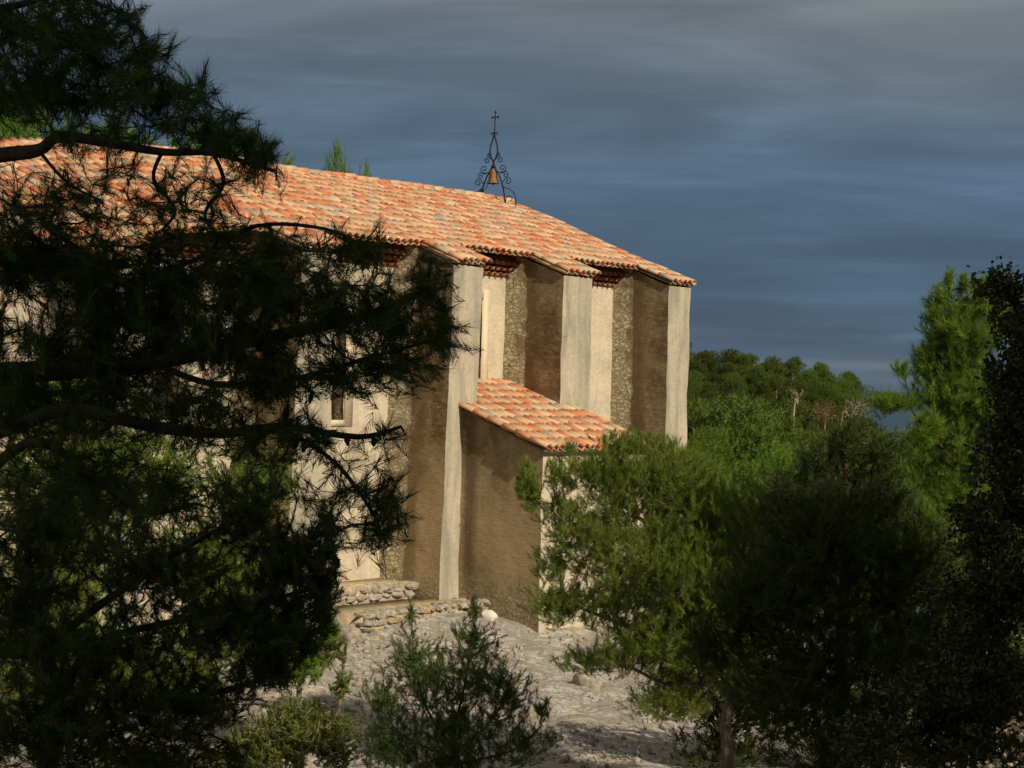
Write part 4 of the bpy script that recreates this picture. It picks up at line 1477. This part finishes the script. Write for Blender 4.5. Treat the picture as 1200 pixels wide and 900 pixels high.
px_pine("sunlit green bush seen through the dark pine at left", 245, 23.0,
        [(250, 660, 90, 60, 23, 1.0, 420), (180, 560, 90, 50, 23.5, 1.0, 260), (300, 560, 50, 60, 23.5, .8, 200), (90, 640, 90, 80, 23.5, 1.0, 330)],
        [[(245, 760, 23), (245, 700, 23), (240, 620, 23.2)], [(245, 700, 23), (170, 620, 23.3), (120, 580, 23.5)], [(245, 690, 23), (300, 620, 23.3), (310, 560, 23.5)]],
        63, M_PINE, M_BARKG, count=26, length=0.09, width=0.009, r0=0.07, tip_r=0.003, dens=3.4, name="pine_bush", cat="bush")
px_pine("small sunlit bush on the ground at the bottom left of the young pine", 350, 19.5,
        [(350, 850, 60, 34, 19.5, .6, 300), (400, 800, 14, 22, 19.5, .3, 24), (300, 880, 60, 34, 19.3, .6, 240), (395, 870, 30, 34, 19.5, .4, 90), (395, 760, 16, 16, 19.5, .3, 22)],
        [[(350, 890, 19.5), (350, 860, 19.5)], [(350, 885, 19.5), (390, 850, 19.5), (402, 795, 19.5)], [(350, 890, 19.5), (300, 870, 19.4)]],
        65, M_SHRUB, M_BARKG, count=22, length=0.07, width=0.009, r0=0.04, name="shrub", cat="shrub", upb=0.6)

px_pine("wide sunlit bush low on the ground at far left behind the dark boughs", 120, 19.0,
        [(60, 780, 110, 70, 19, 1.0, 300), (190, 790, 90, 50, 19.3, 1.0, 230), (270, 730, 60, 50, 20, .8, 160), (40, 700, 80, 60, 20, .9, 160)],
        [[(120, 890, 19), (120, 820, 19)], [(120, 850, 19), (50, 780, 19), (30, 710, 19.8)], [(120, 850, 19), (200, 800, 19.2), (270, 740, 19.8)]],
        64, M_PINE, M_BARKG, count=22, length=0.085, width=0.010, r0=0.06, tip_r=0.003, name="pine_bush", cat="bush", upb=0.8, dens=4.0)
px_pine("rounded green bush at the left end of the open ground near the stone ledge", 368, 24.0,
        [(350, 770, 44, 30, 24, .8, 200), (385, 745, 16, 22, 24, .4, 50), (320, 740, 40, 40, 24, .7, 130)],
        [[(350, 830, 24), (352, 790, 24)], [(350, 800, 24), (385, 750, 24)], [(350, 800, 24), (320, 750, 24)]],
        66, M_PINE, M_BARKG, count=24, length=0.10, width=0.010, r0=0.05, tip_r=0.004, name="pine_bush", cat="bush", upb=0.8)

# far left mid-height pines along the wall
px_pine("green pine close to the chapel wall at far left", 60, 26.0,
        [(60, 470, 90, 50, 26, 1.0, 330), (20, 560, 100, 70, 26, 1.0, 330), (140, 520, 70, 50, 26, 1.0, 200)],
        [[(60, 760, 26), (60, 620, 26), (60, 480, 26)], [(60, 600, 26), (130, 540, 26)], [(60, 580, 26), (10, 520, 26)]],
        67, M_PINE, M_BARKG, count=20, length=0.11, width=0.012, r0=0.1)


# ---- tree library for the wooded slopes; copies share the meshes
def lib_pine(seed, h=7.0, spreadr=2.6, n=520, crown_lo=0.38, mat=M_PINEF, bark=M_BARKG, count=10, length=0.19, width=0.034, nclump=11, flat=0.62):
    r_ = np.random.default_rng(seed)
    lean = r_.normal(0, 0.05, 2) * h
    tr = [np.array([lean[0] * (q ** 2), lean[1] * q * q, h * 0.88 * q]) for q in np.linspace(0, 1, 6)]
    tr[0][2] = -0.6
    clumps, L_, R_ = [], [smooth_path(tr, 3)], [(0.02 * h + 0.03, 0.03)]
    for i in range(nclump):
        a = i * 2.4 + r_.uniform(-0.5, 0.5)
        q = crown_lo + (1 - crown_lo) * (i + 0.5) / nclump
        prof = math.sin(pi * min(1, (q - crown_lo) / (1.02 - crown_lo)) ** 0.75 * 0.92 + 0.25)
        rr = spreadr * max(0.12, prof) * r_.uniform(0.45, 0.85)
        c = np.array([cos(a) * rr + lean[0] * q, sin(a) * rr + lean[1] * q, h * q * 0.97])
        s = spreadr * r_.uniform(0.34, 0.50)
        clumps.append((c, (s, s, s * flat)))
        L_.append(smooth_path([tr[min(5, int(q * 5))] * 1.0, (tr[min(5, int(q * 5))] + c) / 2 + np.array([0, 0, -0.1 * h * 0.3]), c], 3))
        R_.append((0.05, 0.015))
    clumps.append((np.array([lean[0], lean[1], h * 0.95]), (spreadr * .35, spreadr * .35, spreadr * .3)))
    t_ = np.concatenate([blob(c, s, n // len(clumps), r_, 0.4) for c, s in clumps])
    pos, par, rad, tips, dirs = grow(L_, R_, t_, r_, 0.6, 0.006, 0.40)
    V, Fc = skeleton_mesh(pos, par, rad, 4, 0.013)
    me_t = new_mesh_obj("trunk", V, Fc, bark, None, True)
    outw = unit(tips - np.array([0, 0, h * 0.55]))
    V, Fc, tt = needles(tips, unit(dirs * 0.5 + outw), r_, count, length, width, (0.3, 1.1), 0.16, 0.5)
    me_c = new_mesh_obj("crown", V, Fc, mat, None, False, None, {"tone": tt})
    return me_t, me_c, h


def put(lib, loc, scale, rz_, label, cat="tree", group=None, name="pine_tree", first=[]):
    me_t, me_c, h = lib
    root = empty(name, loc, label, cat, group)
    root.scale = (scale * rng.uniform(0.9, 1.1), scale * rng.uniform(0.9, 1.1), scale)
    root.rotation_euler = (0, 0, rz_)
    for src in (me_t, me_c):
        if src.parent is None and src.name not in used:
            o = src
            used.add(src.name)
        else:
            o = src.copy()
            C.objects.link(o)
        o.parent = root
    return root


used = set()
LIB = [lib_pine(200 + i, h=7.0, spreadr=2.3 + 0.35 * (i % 3), n=2600, crown_lo=0.30 + 0.08 * (i % 3), count=15, length=0.17, width=0.030) for i in range(6)]
LIBN = [lib_pine(230 + i, h=6.5, spreadr=2.3 + 0.3 * i, n=3600, crown_lo=0.18, count=18, length=0.13, width=0.017, mat=M_PINE, nclump=14) for i in range(3)]

# far hilltop wood, right of the chapel (tops follow the skyline of the photo)
sky_x = [790, 812, 850, 870, 900, 930, 950, 975, 1000, 1015, 1030, 1060]
sky_y = [402, 410, 418, 412, 421, 420, 431, 432, 440, 456, 464, 468]
GF = "pines of the wood on the far hill"
k = 0
for row, (Dd, dy) in enumerate(((222, 0), (208, 6), (194, 14), (180, 24), (166, 33))):
    x = 700 + row * 9
    while x < 1006 + row * 8:
        yt = np.interp(x, sky_x, sky_y) + dy + rng.uniform(-4, 6)
        p = px(x, yt, Dd + rng.uniform(-2, 2))
        gzz = gz(p[0], p[1])
        hh = max(3.5, p[2] - gzz)
        lib = LIB[rng.integers(0, 6)]
        sc = hh / 7.0
        put(lib, (p[0], p[1], p[2] - 7.0 * 0.97 * sc), sc, rng.uniform(0, 6.28), "green pine in the dense wood on the far hill right of the chapel", group=GF)
        x += rng.uniform(24, 38)
        k += 1

# the valley side between: canopy tops step down toward the viewer
GV = "pines on the valley side right of the chapel"
for Dd, ya, xa, xb, step in ((146, 478, 780, 915, 42), (130, 500, 790, 1090, 46), (114, 508, 790, 1100, 52), (98, 514, 790, 1110, 58), (82, 522, 790, 1140, 66), (68, 530, 795, 1160, 76), (56, 542, 800, 1190, 88), (46, 562, 810, 1220, 100), (38, 592, 830, 1240, 110)):
    x = xa + rng.uniform(0, 14)
    while x < xb:
        dip = 12 * sin(x * 0.021 + Dd) + (16 if (x > 1000 and Dd > 60) else 0) + (-26 if (x < 870 and Dd < 90) else 0)
        p = px(x, ya + dip + rng.uniform(-5, 7), Dd + rng.uniform(-2, 2))
        gzz = gz(p[0], p[1])
        hh = max(2.8, p[2] - gzz)
        lib = LIB[rng.integers(0, 6)] if Dd > 60 else LIBN[rng.integers(0, 3)]
        sc = hh / (7.0 if Dd > 60 else 6.5)
        put(lib, (p[0], p[1], p[2] - hh * 0.97), sc, rng.uniform(0, 6.28), "bushy green pine on the valley side between chapel and far hill", group=GV)
        x += step * rng.uniform(0.75, 1.25)

# trees beyond the chapel roof
for x, y, D, w_, lab in ((401, 195, 60, 0.22, "pine whose narrow bright top pokes above the chapel ridge"), (190, 172, 56, 1.0, "wide green pine behind the chapel ridge at left, behind branches"),
                         (120, 164, 55, 1.0, "green pine behind the left end of the chapel ridge"), (258, 186, 58, 0.5, "low green treetop just above the ridge between the branches"),
                         (5, 120, 50, 0.8, "tall green pine at the left edge behind the chapel"), (424, 210, 61, 0.22, "lowest treetop beside the bright top above the ridge")):
    p = px(x, y, D)
    gzz = gz(p[0], p[1])
    hh = p[2] - gzz
    o_ = put(LIBN[rng.integers(0, 3)], (p[0], p[1], gzz), hh / 6.5, rng.uniform(0, 6), lab)
    o_.scale[0] *= w_
    o_.scale[1] *= w_


# bare dead trees on the far slope
def dead(label, x0, y0, x1, y1, D, seed, wide, mat, n=60):
    r_ = np.random.default_rng(seed)
    b = px(x0, y0, D)
    t = px(x1, y1, D)
    b2 = b.copy()
    b2[2] = gz(b[0], b[1]) - 0.3
    tg_ = pblob(x1, y1, wide[0], wide[1], D, 0.7, n, r_, 0.6)
    root, _, _ = plant("dead_tree", label, "dead tree", b2, [smooth_path([b2, b, (b + t) / 2 + np.array([0.15, 0, 0]), t], 4)], [(0.0009 * D, 0.0003 * D)], tg_, seed, None, None, mat, tip_r=0.00010 * D, powr=0.34, k=4, seg=0.5, crook=0.2)


dead("pale leaning bare tree trunk among the far green pines", 930, 486, 934, 462, 124, 71, (13, 11), M_DEAD, 50)
dead("reddish brown dead tree with a dense twiggy crown on the far slope", 966, 505, 966, 484, 124, 72, (18, 14), M_DRY, 420)
dead("grey slanting dead branches beside the reddish dead tree", 985, 500, 1003, 477, 124, 73, (18, 12), M_DEAD, 220)
dead("pale thin bare tree standing in the valley at right", 1122, 600, 1121, 556, 40, 74, (8, 18), M_DEAD, 16)
dead("white bare trunk close to the oak at right", 1161, 600, 1160, 575, 24, 75, (5, 22), M_DEAD, 10)

# ---- unseen tall pines behind the viewer, added and sized to shade the foreground
perp = np.array([-SH[1], SH[0], 0.0])
tdir = np.array([SH[0], SH[1], 0.0])
SHADE = [lib_pine(300 + i, h=12.0, spreadr=3.6, n=2600, crown_lo=0.12, count=16, length=0.34, width=0.09, nclump=24, mat=M_PINE_SHADE, flat=0.8) for i in range(2)]
i = 0
TR = []
for t in np.arange(-6, 24, 2.3):
    for Lr in ((9.5, 13.5) if int(t * 10) % 2 == 0 else (10.5, 14.5)):
        p = tdir * (Lr + rng.uniform(-0.6, 0.6)) + perp * t
        TR.append(p)
for p in TR:
    g0 = gz(p[0], p[1])
    tt_ = p @ perp
    top = (7.0 if tt_ < 9.5 else 5.0 if tt_ < 12.4 else 6.3 if tt_ < 14.6 else 4.7) + 0.675 * (p @ tdir) + rng.uniform(-0.6, 0.4)
    sc = (top - g0) / 12.0
    put(SHADE[i % 2], (p[0], p[1], g0), sc, rng.uniform(0, 6.28), "unseen tall pine added behind the viewpoint to shade the foreground", group="unseen shading pines behind the viewpoint").scale = (sc * 0.75, sc * 0.75, sc)
    i += 1

for (x_, y_, tz) in ((8.4, 16.6, 0.9), (9.8, 14.4, 1.8)):  # out of view, added to shade the right-hand bush
    g0 = gz(x_, y_)
    put(SHADE[i % 2], (x_, y_, g0), (tz - g0) / 12.0, 1.0 + i, "unseen dense pine added just beyond the right edge for shade", group="unseen shading pines beyond the right edge")
    i += 1
for lib in LIB + LIBN + SHADE:
    for o in lib[:2]:
        if o.name not in used:
            bpy.data.objects.remove(o)
